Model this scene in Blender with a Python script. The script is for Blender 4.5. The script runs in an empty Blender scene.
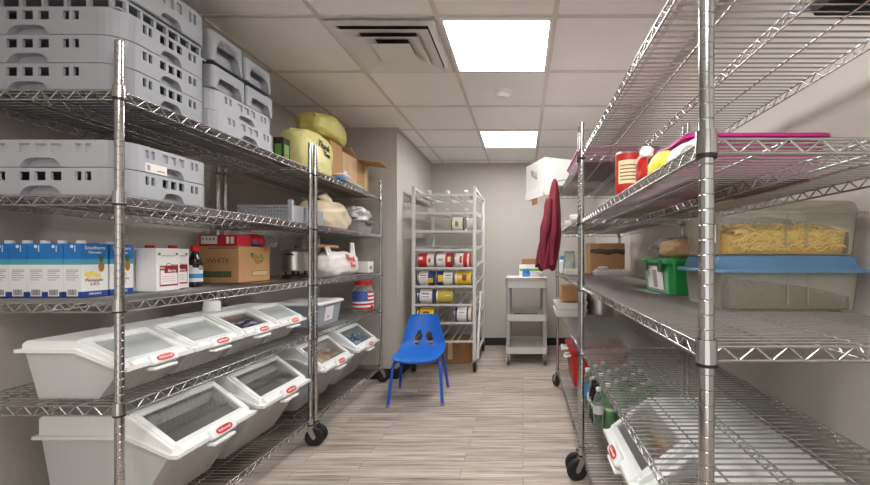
import bpy, bmesh, math, random
from mathutils import Vector, Matrix, noise
random.seed(7)
PI = math.pi
SC = bpy.context.scene
COL = SC.collection

# ------------------------------------------------------------------ materials
def lin(c):
    c /= 255.0
    return c / 12.92 if c <= 0.04045 else ((c + 0.055) / 1.055) ** 2.4
def rgb(r, g, b): return (lin(r), lin(g), lin(b), 1.0)
MATS = {}
def mat(name, c, rough=0.5, metal=0.0, var=None, bump=None, spec=0.5, stretch=None, sss=0.0):
    m = bpy.data.materials.new(name); m.use_nodes = True
    nt = m.node_tree; N = nt.nodes; L = nt.links
    p = N['Principled BSDF']; col = rgb(*c)
    p.inputs['Base Color'].default_value = col
    p.inputs['Roughness'].default_value = rough
    p.inputs['Metallic'].default_value = metal
    p.inputs['Specular IOR Level'].default_value = spec
    if sss:
        p.inputs['Subsurface Weight'].default_value = sss
        p.inputs['Subsurface Radius'].default_value = (.01, .01, .01)
    if var or bump:
        tc = N.new('ShaderNodeTexCoord'); mp = N.new('ShaderNodeMapping')
        L.new(tc.outputs['Object'], mp.inputs['Vector'])
        if stretch: mp.inputs['Scale'].default_value = stretch
    if var:
        n = N.new('ShaderNodeTexNoise'); n.inputs['Scale'].default_value = var[0]; n.inputs['Detail'].default_value = 4
        L.new(mp.outputs[0], n.inputs['Vector'])
        mx = N.new('ShaderNodeMix'); mx.data_type = 'RGBA'
        a = var[1]
        mx.inputs[6].default_value = tuple(x * (1 - a) for x in col[:3]) + (1,)
        mx.inputs[7].default_value = tuple(min(1, x * (1 + a)) for x in col[:3]) + (1,)
        L.new(n.outputs['Fac'], mx.inputs[0]); L.new(mx.outputs[2], p.inputs['Base Color'])
    if bump:
        n2 = N.new('ShaderNodeTexNoise'); n2.inputs['Scale'].default_value = bump[0]; n2.inputs['Detail'].default_value = 3
        L.new(mp.outputs[0], n2.inputs['Vector'])
        b = N.new('ShaderNodeBump'); b.inputs['Strength'].default_value = bump[1]; b.inputs['Distance'].default_value = 0.01
        L.new(n2.outputs['Fac'], b.inputs['Height']); L.new(b.outputs[0], p.inputs['Normal'])
    MATS[name] = m
    return m
def clear(name, tint, haze, rough=0.12, body=(225, 228, 228), bump=None, gloss=False):
    """see-through plastic: a tinted transparent share and a glossy, slightly milky share"""
    m = bpy.data.materials.new(name); m.use_nodes = True
    nt = m.node_tree; N = nt.nodes; L = nt.links
    p = N['Principled BSDF']; out = N['Material Output']
    p.inputs['Base Color'].default_value = rgb(*body); p.inputs['Roughness'].default_value = rough
    if gloss: p.inputs['Metallic'].default_value = 1.0
    t = N.new('ShaderNodeBsdfTransparent'); t.inputs[0].default_value = rgb(*tint)
    lw = N.new('ShaderNodeLayerWeight'); lw.inputs['Blend'].default_value = 0.25
    ma = N.new('ShaderNodeMath'); ma.operation = 'MULTIPLY_ADD'
    ma.inputs[1].default_value = 0.5; ma.inputs[2].default_value = haze; ma.use_clamp = True
    L.new(lw.outputs['Fresnel'], ma.inputs[0])
    mx = N.new('ShaderNodeMixShader')
    L.new(ma.outputs[0], mx.inputs[0]); L.new(t.outputs[0], mx.inputs[1]); L.new(p.outputs[0], mx.inputs[2])
    L.new(mx.outputs[0], out.inputs[0])
    if bump:
        n2 = N.new('ShaderNodeTexNoise'); n2.inputs['Scale'].default_value = bump[0]
        b = N.new('ShaderNodeBump'); b.inputs['Strength'].default_value = bump[1]; b.inputs['Distance'].default_value = .01
        L.new(n2.outputs['Fac'], b.inputs['Height']); L.new(b.outputs[0], p.inputs['Normal'])
    MATS[name] = m
    return m
def emit(name, c, s):
    m = bpy.data.materials.new(name); m.use_nodes = True
    p = m.node_tree.nodes['Principled BSDF']
    p.inputs['Base Color'].default_value = rgb(*c)
    p.inputs['Emission Color'].default_value = rgb(*c); p.inputs['Emission Strength'].default_value = s
    MATS[name] = m

mat('wall_paint', (184, 178, 171), .75, var=(3, .03), bump=(220, .06))
mat('ceiling_tile', (248, 245, 242), .9, var=(90, .05), bump=(160, .25))
mat('tbar', (214, 207, 200), .5)
mat('base_black', (24, 23, 23), .5)
mat('chrome', (188, 187, 186), .15, 1.0)
mat('chrome_wire', (188, 187, 186), .24, 1.0)
mat('groove', (138, 136, 133), .3, 1.0)
mat('black_plastic', (18, 18, 19), .42)
mat('black_rubber', (22, 21, 21), .6, bump=(60, .05))
mat('crate_grey', (150, 152, 157), .5, var=(6, .03))
mat('crate_light', (166, 168, 173), .5, var=(6, .03))
mat('bin_white', (222, 223, 222), .42, var=(8, .02), bump=(40, .03))
m = MATS['bin_white']; nt = m.node_tree
tr = nt.nodes.new('ShaderNodeBsdfTranslucent'); tr.inputs[0].default_value = rgb(232, 232, 230)
mx = nt.nodes.new('ShaderNodeMixShader'); mx.inputs[0].default_value = .38
nt.links.new(nt.nodes['Principled BSDF'].outputs[0], mx.inputs[1]); nt.links.new(tr.outputs[0], mx.inputs[2]); nt.links.new(mx.outputs[0], nt.nodes['Material Output'].inputs[0])
mat('lid_white', (236, 237, 236), .32)
mat('logo_red', (196, 38, 32), .4)
mat('white', (240, 240, 238), .45)
mat('paper_white', (232, 230, 226), .7, var=(20, .03))
mat('cardboard', (186, 143, 98), .8, var=(14, .08), bump=(60, .08))
mat('cardboard_dark', (150, 108, 68), .8, var=(14, .1))
mat('cardboard_pale', (205, 172, 134), .8, var=(14, .06))
mat('print_brown', (120, 84, 52), .8)
mat('print_green', (88, 104, 52), .8)
mat('print_black', (38, 36, 34), .7)
mat('print_grey', (150, 148, 146), .7)
mat('tape_tan', (200, 176, 140), .35)
mat('tape_dark', (92, 76, 70), .35)
mat('juice_blue', (28, 118, 192), .35, var=(9, .15))
mat('juice_deep', (22, 62, 142), .35)
mat('juice_teal', (74, 160, 186), .35, var=(30, .25), stretch=(1, 1, 6))
mat('juice_white', (232, 232, 232), .4)
mat('pine_brown', (160, 112, 46), .6, var=(160, .5))
mat('pine_green', (70, 104, 44), .6)
mat('pine_yellow', (240, 212, 84), .5, var=(60, .15))
mat('carton_white', (238, 236, 234), .4)
mat('cran_red', (142, 28, 40), .5)
mat('cap_red', (196, 30, 30), .35)
mat('syrup', (36, 24, 22), .12)
mat('label_blue', (64, 140, 206), .4)
mat('label_white', (232, 234, 236), .45)
mat('red_box', (190, 30, 44), .35, var=(12, .1))
mat('pack_purple', (88, 70, 150), .3, var=(25, .35))
mat('pack_lilac', (214, 206, 226), .3, var=(30, .2))
mat('pack_tan', (222, 206, 178), .35, var=(30, .15))
mat('pack_gold', (190, 142, 82), .35, var=(30, .2))
mat('pack_blue', (70, 156, 196), .28, var=(30, .3))
mat('pack_ice', (196, 222, 232), .28, var=(30, .15))
mat('chair_blue', (30, 106, 200), .38, bump=(300, .03))
mat('chair_leg', (24, 82, 186), .35)
mat('steel', (190, 190, 188), .22, 1.0)
mat('pot_steel', (196, 196, 194), .28, 1.0)
mat('alu', (205, 205, 204), .38, .75)
mat('alu_white', (208, 207, 205), .4, .25)
mat('can_metal', (190, 186, 178), .3, 1.0)
mat('can_red', (190, 36, 36), .4); mat('can_white', (232, 228, 220), .4); mat('can_blue', (40, 62, 130), .4)
mat('can_yellow', (222, 184, 60), .4); mat('can_olive', (200, 182, 84), .45); mat('can_brown', (120, 72, 40), .45)
mat('can_green', (120, 140, 60), .45); mat('can_cream', (232, 218, 176), .45)
mat('cart_grey', (206, 204, 200), .5, bump=(200, .04))
mat('cart_post', (160, 159, 157), .5)
mat('bag_yellow', (226, 216, 146), .35, var=(7, .06), bump=(22, .5))
mat('bag_olive', (196, 188, 104), .38, var=(7, .08), bump=(22, .5))
mat('bag_beige', (216, 200, 172), .4, var=(8, .08), bump=(26, .5))
mat('bag_white', (230, 226, 224), .35, var=(8, .04), bump=(26, .5))
mat('bag_silver', (196, 196, 198), .3, .3, var=(12, .2), bump=(30, .6))
mat('bag_cloud', (216, 212, 206), .3, var=(10, .08), bump=(30, .5))
mat('bag_red', (212, 96, 90), .5); mat('print_red', (200, 52, 48), .5)
mat('flag_blue', (48, 84, 160), .4); mat('flag_red', (190, 44, 56), .4)
mat('green_tub', (22, 136, 62), .35, var=(8, .06))
mat('green_dark', (16, 84, 44), .4)
mat('noodle', (250, 214, 130), .55, var=(40, .18)); mat('noodle_gap_shade', (226, 180, 96), .6, var=(50, .25))
mat('rice', (158, 149, 138), .7, var=(210, .4), bump=(240, .5))
mat('cereal', (224, 178, 126), .6, var=(40, .25), bump=(50, .5))
mat('magenta', (186, 34, 132), .35, var=(6, .06))
mat('pink', (214, 146, 186), .5, var=(5, .15))
mat('red_can', (182, 44, 36), .35); mat('maroon', (112, 24, 44), .8, var=(14, .12), bump=(40, .25))
mat('yellow', (232, 212, 60), .45)
mat('rust', (124, 60, 44), .6, var=(10, .3), bump=(20, .4))
mat('cooler_red', (190, 26, 32), .4)
mat('soap_blue', (36, 112, 190), .2)
mat('grey_plastic', (150, 150, 150), .5); mat('grey_dark', (84, 82, 82), .55)
mat('leaf', (104, 160, 74), .45)
mat('vent_white', (226, 222, 216), .5); mat('duct_shade', (44, 43, 42), .8)
emit('diffuser', (255, 254, 252), 30.0)
clear('window_clear', (250, 250, 249), .03, .08, (235, 238, 238), None, True)
clear('window_frost', (236, 238, 238), .28, .3)
clear('tub_clear', (249, 249, 247), .03, .12, (222, 220, 210))
clear('tub_blue', (176, 208, 236), .38, .2, (130, 178, 220))
clear('tub_ice', (232, 241, 246), .42, .2, (232, 240, 245))
clear('wrap', (248, 248, 248), .10, .12, (230, 230, 230), (30, .5))
clear('pet', (232, 240, 234), .16, .06, (220, 230, 224))
clear('pet_green', (168, 206, 160), .55, .1, (150, 190, 146))
clear('pink_clear', (232, 176, 212), .5, .3, (222, 160, 198))

# floor: grey-brown vinyl planks running across the room
def floor_mat():
    m = bpy.data.materials.new('floor_planks'); m.use_nodes = True
    nt = m.node_tree; N = nt.nodes; L = nt.links; p = N['Principled BSDF']
    tc = N.new('ShaderNodeTexCoord')
    br = N.new('ShaderNodeTexBrick'); br.offset = .37; br.squash = 1.0
    br.inputs['Color1'].default_value = (0, 0, 0, 1); br.inputs['Color2'].default_value = (1, 1, 1, 1)
    br.inputs['Mortar'].default_value = (.5, .5, .5, 1); br.inputs['Scale'].default_value = 1
    br.inputs['Mortar Size'].default_value = .0012; br.inputs['Brick Width'].default_value = .92; br.inputs['Row Height'].default_value = .088
    L.new(tc.outputs['Object'], br.inputs['Vector'])
    mp = N.new('ShaderNodeMapping'); mp.inputs['Scale'].default_value = (2.2, 48, 1); L.new(tc.outputs['Object'], mp.inputs['Vector'])
    add = N.new('ShaderNodeVectorMath'); add.operation = 'ADD'
    sc = N.new('ShaderNodeVectorMath'); sc.operation = 'SCALE'; sc.inputs['Scale'].default_value = 7.0
    L.new(br.outputs['Color'], sc.inputs[0]); L.new(mp.outputs[0], add.inputs[0]); L.new(sc.outputs[0], add.inputs[1])
    n1 = N.new('ShaderNodeTexNoise'); n1.inputs['Scale'].default_value = 1.0; n1.inputs['Detail'].default_value = 6; n1.inputs['Roughness'].default_value = .62
    L.new(add.outputs[0], n1.inputs['Vector'])
    cr = N.new('ShaderNodeValToRGB'); e = cr.color_ramp.elements
    e[0].position = .30; e[0].color = rgb(112, 100, 92); e[1].position = .68; e[1].color = rgb(214, 203, 194)
    x = e.new(.47); x.color = rgb(177, 164, 154)
    L.new(n1.outputs['Fac'], cr.inputs[0])
    hv = N.new('ShaderNodeMix'); hv.data_type = 'RGBA'; hv.blend_type = 'MULTIPLY'; hv.inputs[0].default_value = 1
    cr2 = N.new('ShaderNodeValToRGB'); f = cr2.color_ramp.elements
    f[0].color = (.76, .75, .74, 1); f[1].color = (1.0, 1.0, 1.0, 1); L.new(br.outputs['Color'], cr2.inputs[0])
    L.new(cr.outputs[0], hv.inputs[6]); L.new(cr2.outputs[0], hv.inputs[7])
    jm = N.new('ShaderNodeMix'); jm.data_type = 'RGBA'; jm.inputs[7].default_value = rgb(84, 74, 66)
    L.new(br.outputs['Fac'], jm.inputs[0]); L.new(hv.outputs[2], jm.inputs[6]); L.new(jm.outputs[2], p.inputs['Base Color'])
    p.inputs['Roughness'].default_value = .42; p.inputs['Specular IOR Level'].default_value = .35
    b = N.new('ShaderNodeBump'); b.inputs['Strength'].default_value = .12; b.inputs['Distance'].default_value = .004
    L.new(n1.outputs['Fac'], b.inputs['Height']); L.new(b.outputs[0], p.inputs['Normal'])
    MATS['floor_planks'] = m
floor_mat()

# ------------------------------------------------------------------ mesh builder
class MB:
    def __init__(self, mat=None):
        self.v = []; self.f = []; self.m = []; self.s = []; self.names = []; self.mat = mat; self.x = Matrix.Identity(4)
    def mi(self, n):
        n = n or self.mat
        if n not in self.names: self.names.append(n)
        return self.names.index(n)
    def add(self, vs, fs, mat=None, smooth=False):
        b = len(self.v); k = self.mi(mat); X = self.x
        self.v.extend((X @ Vector(p))[:] for p in vs)
        for f in fs:
            self.f.append([b + i for i in f]); self.m.append(k); self.s.append(smooth)
        return self
    def box(self, lo, hi, mat=None, r=0.0, seg=2):
        if r <= 0:
            (a, b, c), (d, e, g) = lo, hi
            vs = [(a, b, c), (d, b, c), (d, e, c), (a, e, c), (a, b, g), (d, b, g), (d, e, g), (a, e, g)]
            return self.add(vs, [(0, 3, 2, 1), (4, 5, 6, 7), (0, 1, 5, 4), (1, 2, 6, 5), (2, 3, 7, 6), (3, 0, 4, 7)], mat)
        bm = bmesh.new(); bmesh.ops.create_cube(bm, size=1.0)
        for v in bm.verts:
            v.co = Vector([lo[i] + (v.co[i] + .5) * (hi[i] - lo[i]) for i in range(3)])
        r = min(r, .49 * min(hi[i] - lo[i] for i in range(3)))
        bmesh.ops.bevel(bm, geom=bm.edges[:], offset=r, segments=seg, affect='EDGES', profile=.5)
        bm.verts.index_update()
        self.add([v.co[:] for v in bm.verts], [[v.index for v in f.verts] for f in bm.faces], mat, False)
        bm.free(); return self
    def rod(self, a, b, r, n=6, mat=None, caps=True, r2=None):
        a = Vector(a); b = Vector(b); d = (b - a).normalized()
        u = d.cross(Vector((0, 0, 1)) if abs(d.z) < .9 else Vector((1, 0, 0))).normalized(); w = d.cross(u)
        r2 = r if r2 is None else r2
        vs = []
        for p, rr in ((a, r), (b, r2)):
            vs += [p + (u * math.cos(2 * PI * i / n) + w * math.sin(2 * PI * i / n)) * rr for i in range(n)]
        fs = [(i, (i + 1) % n, n + (i + 1) % n, n + i) for i in range(n)]
        self.add(vs, fs, mat, n > 4)
        if caps: self.add(vs, [list(range(n))[::-1], list(range(n, 2 * n))], mat)
        return self
    def tube(self, pts, r, n=8, mat=None, closed=False, radii=None):
        P = [Vector(p) for p in pts]; k = len(P); vs = []; u = None
        for i, p in enumerate(P):
            d = (P[(i + 1) % k] - P[i - 1]) if closed else (P[min(i + 1, k - 1)] - P[max(i - 1, 0)])
            d.normalize()
            if u is None: u = d.cross(Vector((0, 0, 1)) if abs(d.z) < .9 else Vector((1, 0, 0))).normalized()
            u = (u - d * u.dot(d)).normalized(); w = d.cross(u); rr = radii[i] if radii else r
            vs += [p + (u * math.cos(2 * PI * j / n) + w * math.sin(2 * PI * j / n)) * rr for j in range(n)]
        fs = []
        for i in range(k if closed else k - 1):
            a = i * n; b = ((i + 1) % k) * n
            fs += [(a + j, a + (j + 1) % n, b + (j + 1) % n, b + j) for j in range(n)]
        self.add(vs, fs, mat, True)
        if not closed: self.add(vs, [list(range(n))[::-1], list(range((k - 1) * n, k * n))], mat)
        return self
    def lathe(self, prof, n=24, c=(0, 0, 0), axis='z', mat=None, a0=0, a1=2 * PI, smooth=True, mats=None):
        full = abs(a1 - a0 - 2 * PI) < 1e-6; cnt = n if full else n + 1
        def P(r, h, t):
            x, y = r * math.cos(t), r * math.sin(t)
            q = {'z': (x, y, h), 'x': (h, x, y), 'y': (y, h, x)}[axis]
            return (c[0] + q[0], c[1] + q[1], c[2] + q[2])
        vs = [P(max(r, 1e-5), h, a0 + (a1 - a0) * i / n) for r, h in prof for i in range(cnt)]
        for k in range(len(prof) - 1):
            fs = []
            for i in range(n):
                j = (i + 1) % cnt
                fs.append((k * cnt + i, k * cnt + j, (k + 1) * cnt + j, (k + 1) * cnt + i))
            m = mats[k] if mats else mat
            b = len(self.v)
            self.add([vs[q] for q in range(k * cnt, (k + 2) * cnt)], [tuple(q - k * cnt for q in f) for f in fs], m, smooth)
        return self
    def prism(self, poly, a, b, axis='y', mat=None):
        """polygon extruded from a to b; axis y: poly in (x,z); x: (y,z); z: (x,y)"""
        def P(p, h): return {'y': (p[0], h, p[1]), 'x': (h, p[0], p[1]), 'z': (p[0], p[1], h)}[axis]
        n = len(poly); vs = [P(p, a) for p in poly] + [P(p, b) for p in poly]
        return self.add(vs, [list(range(n)), list(range(n, 2 * n))[::-1]] + [(i, n + i, n + (i + 1) % n, (i + 1) % n) for i in range(n)], mat)
    def loft(self, rings, mat=None, cap0=True, cap1=True, smooth=False):
        n = len(rings[0]); vs = [p for r in rings for p in r]; fs = []
        for k in range(len(rings) - 1):
            fs += [(k * n + i, k * n + (i + 1) % n, (k + 1) * n + (i + 1) % n, (k + 1) * n + i) for i in range(n)]
        self.add(vs, fs, mat, smooth)
        if cap0: self.add(rings[0], [list(range(n))[::-1]], mat)
        if cap1: self.add(rings[-1], [list(range(n))], mat)
        return self
    def grid(self, nu, nv, fn, mat=None, skip=None, smooth=True):
        vs = [fn(i / nu, j / nv) for j in range(nv + 1) for i in range(nu + 1)]
        fs = [(j * (nu + 1) + i, j * (nu + 1) + i + 1, (j + 1) * (nu + 1) + i + 1, (j + 1) * (nu + 1) + i)
              for j in range(nv) for i in range(nu) if not (skip and skip((i + .5) / nu, (j + .5) / nv))]
        return self.add(vs, fs, mat, smooth)
    def build(self, name, parent=None, loc=None):
        me = bpy.data.meshes.new(name); me.from_pydata(self.v, [], self.f)
        for n in self.names: me.materials.append(MATS[n])
        me.polygons.foreach_set('material_index', self.m); me.polygons.foreach_set('use_smooth', self.s)
        bm = bmesh.new(); bm.from_mesh(me); bmesh.ops.recalc_face_normals(bm, faces=bm.faces); bm.to_mesh(me); bm.free()
        me.update()
        o = bpy.data.objects.new(name, me); COL.objects.link(o)
        if parent: o.parent = parent
        if loc: o.location = loc
        return o
def rr(w, d, r, z, cx=0, cy=0, n=5):
    """rounded rectangle ring at height z"""
    out = []
    for sx, sy, a in ((1, -1, -PI / 2), (1, 1, 0), (-1, 1, PI / 2), (-1, -1, PI)):
        for i in range(n + 1):
            t = a + PI / 2 * i / n
            out.append((cx + sx * (w / 2 - r) + r * math.cos(t), cy + sy * (d / 2 - r) + r * math.sin(t), z))
    return out
def tag(o, label, cat, group=None, kind=None):
    if kind: o['kind'] = kind
    o['label'] = label; o['category'] = cat
    if group: o['group'] = group
    return o
def thing(name, label, cat, loc=(0, 0, 0), rz=0, group=None):
    o = bpy.data.objects.new(name, None); COL.objects.link(o)
    o.location = loc; o.rotation_euler = (0, 0, rz); o.empty_display_size = .05
    return tag(o, label, cat, group)
def dup(root, loc, rz=None, label=None, group=None):
    r = root.copy(); COL.objects.link(r); r.location = loc
    if rz is not None: r.rotation_euler = (0, 0, rz)
    if label: r['label'] = label
    if group: r['group'] = group
    for ch in list(root.children):
        c = ch.copy(); COL.objects.link(c); c.parent = r
        for g in ch.children:
            d = g.copy(); COL.objects.link(d); d.parent = c
    return r
def struct(mb, name):
    o = mb.build(name); o['kind'] = 'structure'; return o
def text(name, body, size, org, right, up, matn, parent=None, shear=0, align='CENTER', ext=.0004, sx=1.0):
    cu = bpy.data.curves.new(name, 'FONT'); cu.body = body; cu.size = size; cu.align_x = align; cu.align_y = 'CENTER'
    cu.extrude = ext; cu.shear = shear; cu.resolution_u = 3
    t = bpy.data.objects.new(name, cu); COL.objects.link(t)
    dg = bpy.context.evaluated_depsgraph_get()
    me = bpy.data.meshes.new_from_object(t.evaluated_get(dg)); bpy.data.objects.remove(t); bpy.data.curves.remove(cu)
    r = Vector(right).normalized(); u = Vector(up).normalized(); n = r.cross(u); org = Vector(org)
    for v in me.vertices: v.co = org + r * v.co.x * sx + u * v.co.y + n * v.co.z
    me.materials.clear(); me.materials.append(MATS[matn]); me.name = name
    o = bpy.data.objects.new(name, me); COL.objects.link(o)
    if parent: o.parent = parent
    return o
def blob(mb, rx, ry, rz, mat, seed=0, amp=.10, e=.75, nu=40, nv=26, base=.72, freq=2.2, fine=.04, c=(0, 0, 0)):
    """a soft bag: rounded-box ellipsoid, crumpled by noise, flattened below; base lies on z = c.z"""
    def sp(x): return math.copysign(abs(x) ** e, x)
    zmin = -rz * base
    def fn(u, v):
        t = 2 * PI * u; q = -PI / 2 + PI * v
        x = sp(math.cos(q)) * sp(math.cos(t)); y = sp(math.cos(q)) * sp(math.sin(t)); z = sp(math.sin(q))
        p = Vector((x, y, z)) * freq + Vector((seed * 7.3, seed * 1.7, seed * 3.1))
        k = 1 + amp * noise.noise(p) + fine * (1 - 2 * abs(noise.noise(p * 3.1)))
        zz = z * rz * k
        if zz < zmin: zz = zmin
        return (c[0] + x * rx * k, c[1] + y * ry * k, c[2] + zz - zmin)
    mb.grid(nu, nv, fn, mat)
    return mb

# ------------------------------------------------------------------ room
ZC = 2.42; XL, XR, YB, YF = -2.0, .965, 5.25, -1.5
struct(MB('floor_planks').box((XL - .1, YF - .1, -.05), (XR + .1, YB + .1, 0)), 'floor')
struct(MB('ceiling_tile').box((XL - .1, YF - .1, ZC), (XR + .1, YB + .1, ZC + .05)), 'ceiling')
struct(MB('wall_paint').box((XL - .1, YF - .1, 0), (XL, YB + .1, ZC)), 'wall_left')
struct(MB('wall_paint').box((XR, YF - .1, 0), (XR + .1, YB + .1, ZC)), 'wall_right')
struct(MB('wall_paint').box((XL, YB, 0), (XR, YB + .1, ZC)), 'wall_back')
f = MB('wall_paint')
DX0, DX1, DH = -1.55, .70, 2.20  # unseen wide opening, added to let world fill light in
f.box((XL, YF - .1, 0), (DX0, YF, ZC)); f.box((DX1, YF - .1, 0), (XR, YF, ZC)); f.box((DX0, YF - .1, DH), (DX1, YF, ZC))
struct(f, 'wall_front')
f = MB('tbar')
f.box((DX0 - .06, YF, 0), (DX0, YF + .015, DH + .06)); f.box((DX1, YF, 0), (DX1 + .06, YF + .015, DH + .06)); f.box((DX0, YF, DH), (DX1, YF + .015, DH + .06))
struct(f, 'trim_added_opening')  # frame around the added opening
pl = bpy.data.lights.new('added_opening_portal', 'AREA'); pl.shape = 'RECTANGLE'; pl.size = DX1 - DX0; pl.size_y = DH; pl.cycles.is_portal = True
po = bpy.data.objects.new('added_opening_portal', pl); COL.objects.link(po); po.location = ((DX0 + DX1) / 2, YF - .05, DH / 2); po.rotation_euler = (PI / 2, 0, 0)  # portal guides sampling of the fill through the added opening
JX, JY = -1.215, 3.81
struct(MB('wall_paint').box((XL, JY, 0), (JX, YB, ZC)), 'wall_corner')
bh, bt = .10, .012
struct(MB('base_black').box((JX, YB - bt, 0), (XR, YB, bh), r=.003), 'baseboard_back')
struct(MB('base_black').box((XL, JY - bt, 0), (JX + bt, JY, bh), r=.003), 'baseboard_front')
struct(MB('base_black').box((JX, JY, 0), (JX + bt, YB - bt, bh), r=.003), 'baseboard_corner')
struct(MB('base_black').box((XL, YF, 0), (XL + bt, JY - bt, bh), r=.003), 'baseboard_left')
struct(MB('base_black').box((XR - bt, YF, 0), (XR, YB - bt, bh), r=.003), 'baseboard_right')
g = MB('tbar'); GX, GY, T = .166, 2.03, .61
x = GX - 4 * T
for k in range(-4, 3):
    x = GX + k * T
    if XL < x < XR: g.box((x - .012, YF, ZC - .006), (x + .012, YB, ZC))
for k in range(-6, 6):
    y = GY + k * T
    if YF < y < YB: g.box((XL, y - .012, ZC - .0055), (XR, y + .012, ZC))
for lo, hi in (((XL, YF), (XL + .02, YB)), ((XR - .02, YF), (XR, YB)), ((JX, YB - .02), (XR, YB)), ((JX, JY), (JX + .02, YB)), ((XL, JY - .02), (JX + .02, JY))):
    g.box((lo[0], lo[1], ZC - .006), (hi[0], hi[1], ZC))
struct(g, 'trim_ceiling')

def light(y0, label):
    x0 = GX - T; t = thing('ceiling_light', label, 'ceiling light', (x0 + T / 2, y0 + T / 2, ZC - .012), 0, 'ceiling light panels')
    a = T / 2 - .012; b = a - .016
    f = MB('white')
    for lo, hi in (((-a, -a), (a, -b)), ((-a, b), (a, a)), ((-a, -b), (-b, b)), ((b, -b), (a, b))):
        f.box((lo[0], lo[1], 0), (hi[0], hi[1], .012))
    f.build('light_frame', t)
    MB('diffuser').box((-b, -b, .003), (b, b, .010)).build('diffuser', t)
    return t
light(GY, 'large bright square ceiling light panel beside the air vent')
light(GY + 3 * T, 'bright square ceiling light panel beyond the smoke detector')
light(GY - 3 * T, 'square ceiling light panel overhead, above the camera')
light(GY - 5 * T, 'square ceiling light panel near the unseen front wall')

# air diffuser: stepped square cones
t = thing('ceiling_vent', 'square white stepped air vent in the ceiling beside light panel', 'air vent', (GX - 1.5 * T, GY + T / 2, ZC - .03))
f = MB('vent_white'); a = T / 2 - .014
def sqring(mb, a0, z0, a1, z1, th, m):
    r0 = [(-a0, -a0, z0), (a0, -a0, z0), (a0, a0, z0), (-a0, a0, z0)]; r1 = [(-a1, -a1, z1), (a1, -a1, z1), (a1, a1, z1), (-a1, a1, z1)]
    mb.loft([r0, r1, [(x * .985, y * .985, z + th) for x, y, z in r1], [(x * .985, y * .985, z + th) for x, y, z in r0]], m, False, False)
sqring(f, a, .012, a - .045, .012, .01, 'vent_white')
f.build('vent_frame', t)
MB('duct_shade').box((-a + .045, -a + .045, .027), (a - .045, a - .045, .029)).build('duct_shade_plate', t)  # dark plate stands in for the shaded hollow of the duct
for k, (a0, a1) in enumerate(((.243, .160), (.176, .094), (.110, .0))):
    v = MB('vent_white'); sqring(v, a0, -.004 - .003 * k, a1 if a1 else .002, .024 if a1 else .004, .002, 'vent_white')
    if k == 2: v.box((-.105, -.105, -.012), (.105, .105, -.006))
    v.build('vane', t)
t = thing('smoke_detector', 'round white smoke detector on the ceiling between the light panels', 'smoke detector', (-.15, 2.97, ZC))
MB('white').lathe([(0, 0), (.068, 0), (.068, -.012), (.062, -.016), (0, -.016)], 28).build('base', t)
MB('white').lathe([(.052, -.016), (.05, -.03), (.036, -.04), (.034, -.044), (.0, -.045)], 28).build('cover', t)

# ------------------------------------------------------------------ wire shelving
ZS = [1.734, 1.387, 1.034, .694, .165]
XF, XRR = -1.328, -1.905          # aisle-side and wall-side post lines on the wall_left side
PR = .0127
def truss(mb, a, b, period, h=.031, r=.0029):
    a = Vector(a); b = Vector(b); L = (b - a).length; d = (b - a) / L
    up = Vector((0, 0, -.003)); dn = Vector((0, 0, -.003 - h))
    mb.rod(a + up, b + up, r, 6, caps=False); mb.rod(a + dn, b + dn, r, 6, caps=False)
    n = max(2, round(L / period)); pts = []
    for i in range(2 * n + 1):
        pts.append(a + d * L * i / (2 * n) + (up if i % 2 else dn))
    for p, q in zip(pts, pts[1:]): mb.rod(p, q, .0022, 5, caps=False)
def shelf_mesh(W, L, th=.031):
    m = MB('chrome_wire'); w, l = W / 2, L / 2
    n = round(L / .0262)
    for i in range(1, n):
        y = -l + L * i / n
        m.rod((-w, y, -.0025), (w, y, -.0025), .0025, 6, caps=False)
    for x in (-w, w, 0): truss(m, (x, -l, -.002 if x == 0 else 0), (x, l, -.002 if x == 0 else 0), .058, th)
    for y in (-l, l): truss(m, (-w, y, 0), (w, y, 0), .058, th)
    for x in (-w * .5, w * .5, ): m.rod((x, -l, -.0065), (x, l, -.0065), .003, 6, caps=False)
    return m
def collar_mesh(x, y):
    m = MB('chrome')
    m.lathe([(.0135, .010), (.0172, .010), (.0186, -.030), (.0135, -.030)], 16, (x, y, 0))
    m.lathe([(.0135, -.030), (.0176, -.030), (.0176, -.036), (.0132, -.036)], 16, (x, y, 0), mat='black_plastic')
    return m
def post_mesh(x, y, z0, z1):
    m = MB(); prof = [(0.0001, z0), (PR, z0)]; mats = ['chrome', 'chrome']; z = z0 + .02
    while z < z1 - .02:
        prof += [(PR, z), (PR - .0004, z + .0006), (PR - .0004, z + .0022), (PR, z + .0028)]; mats += ['chrome', 'groove', 'groove', 'groove']
        mats[-4] = 'chrome'; z += .0254
    prof += [(PR, z1 - .003), (PR - .003, z1), (.0001, z1)]
    mats = ['chrome'] * (len(prof) - 1)
    for k in range(len(prof) - 1):
        if abs(prof[k][0] - (PR - .0004)) < 1e-6 and abs(prof[k + 1][0] - (PR - .0004)) < 1e-6: mats[k] = 'groove'
    m.lathe(prof, 14, (x, y, 0), mats=mats)
    return m
WR = .056
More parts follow.
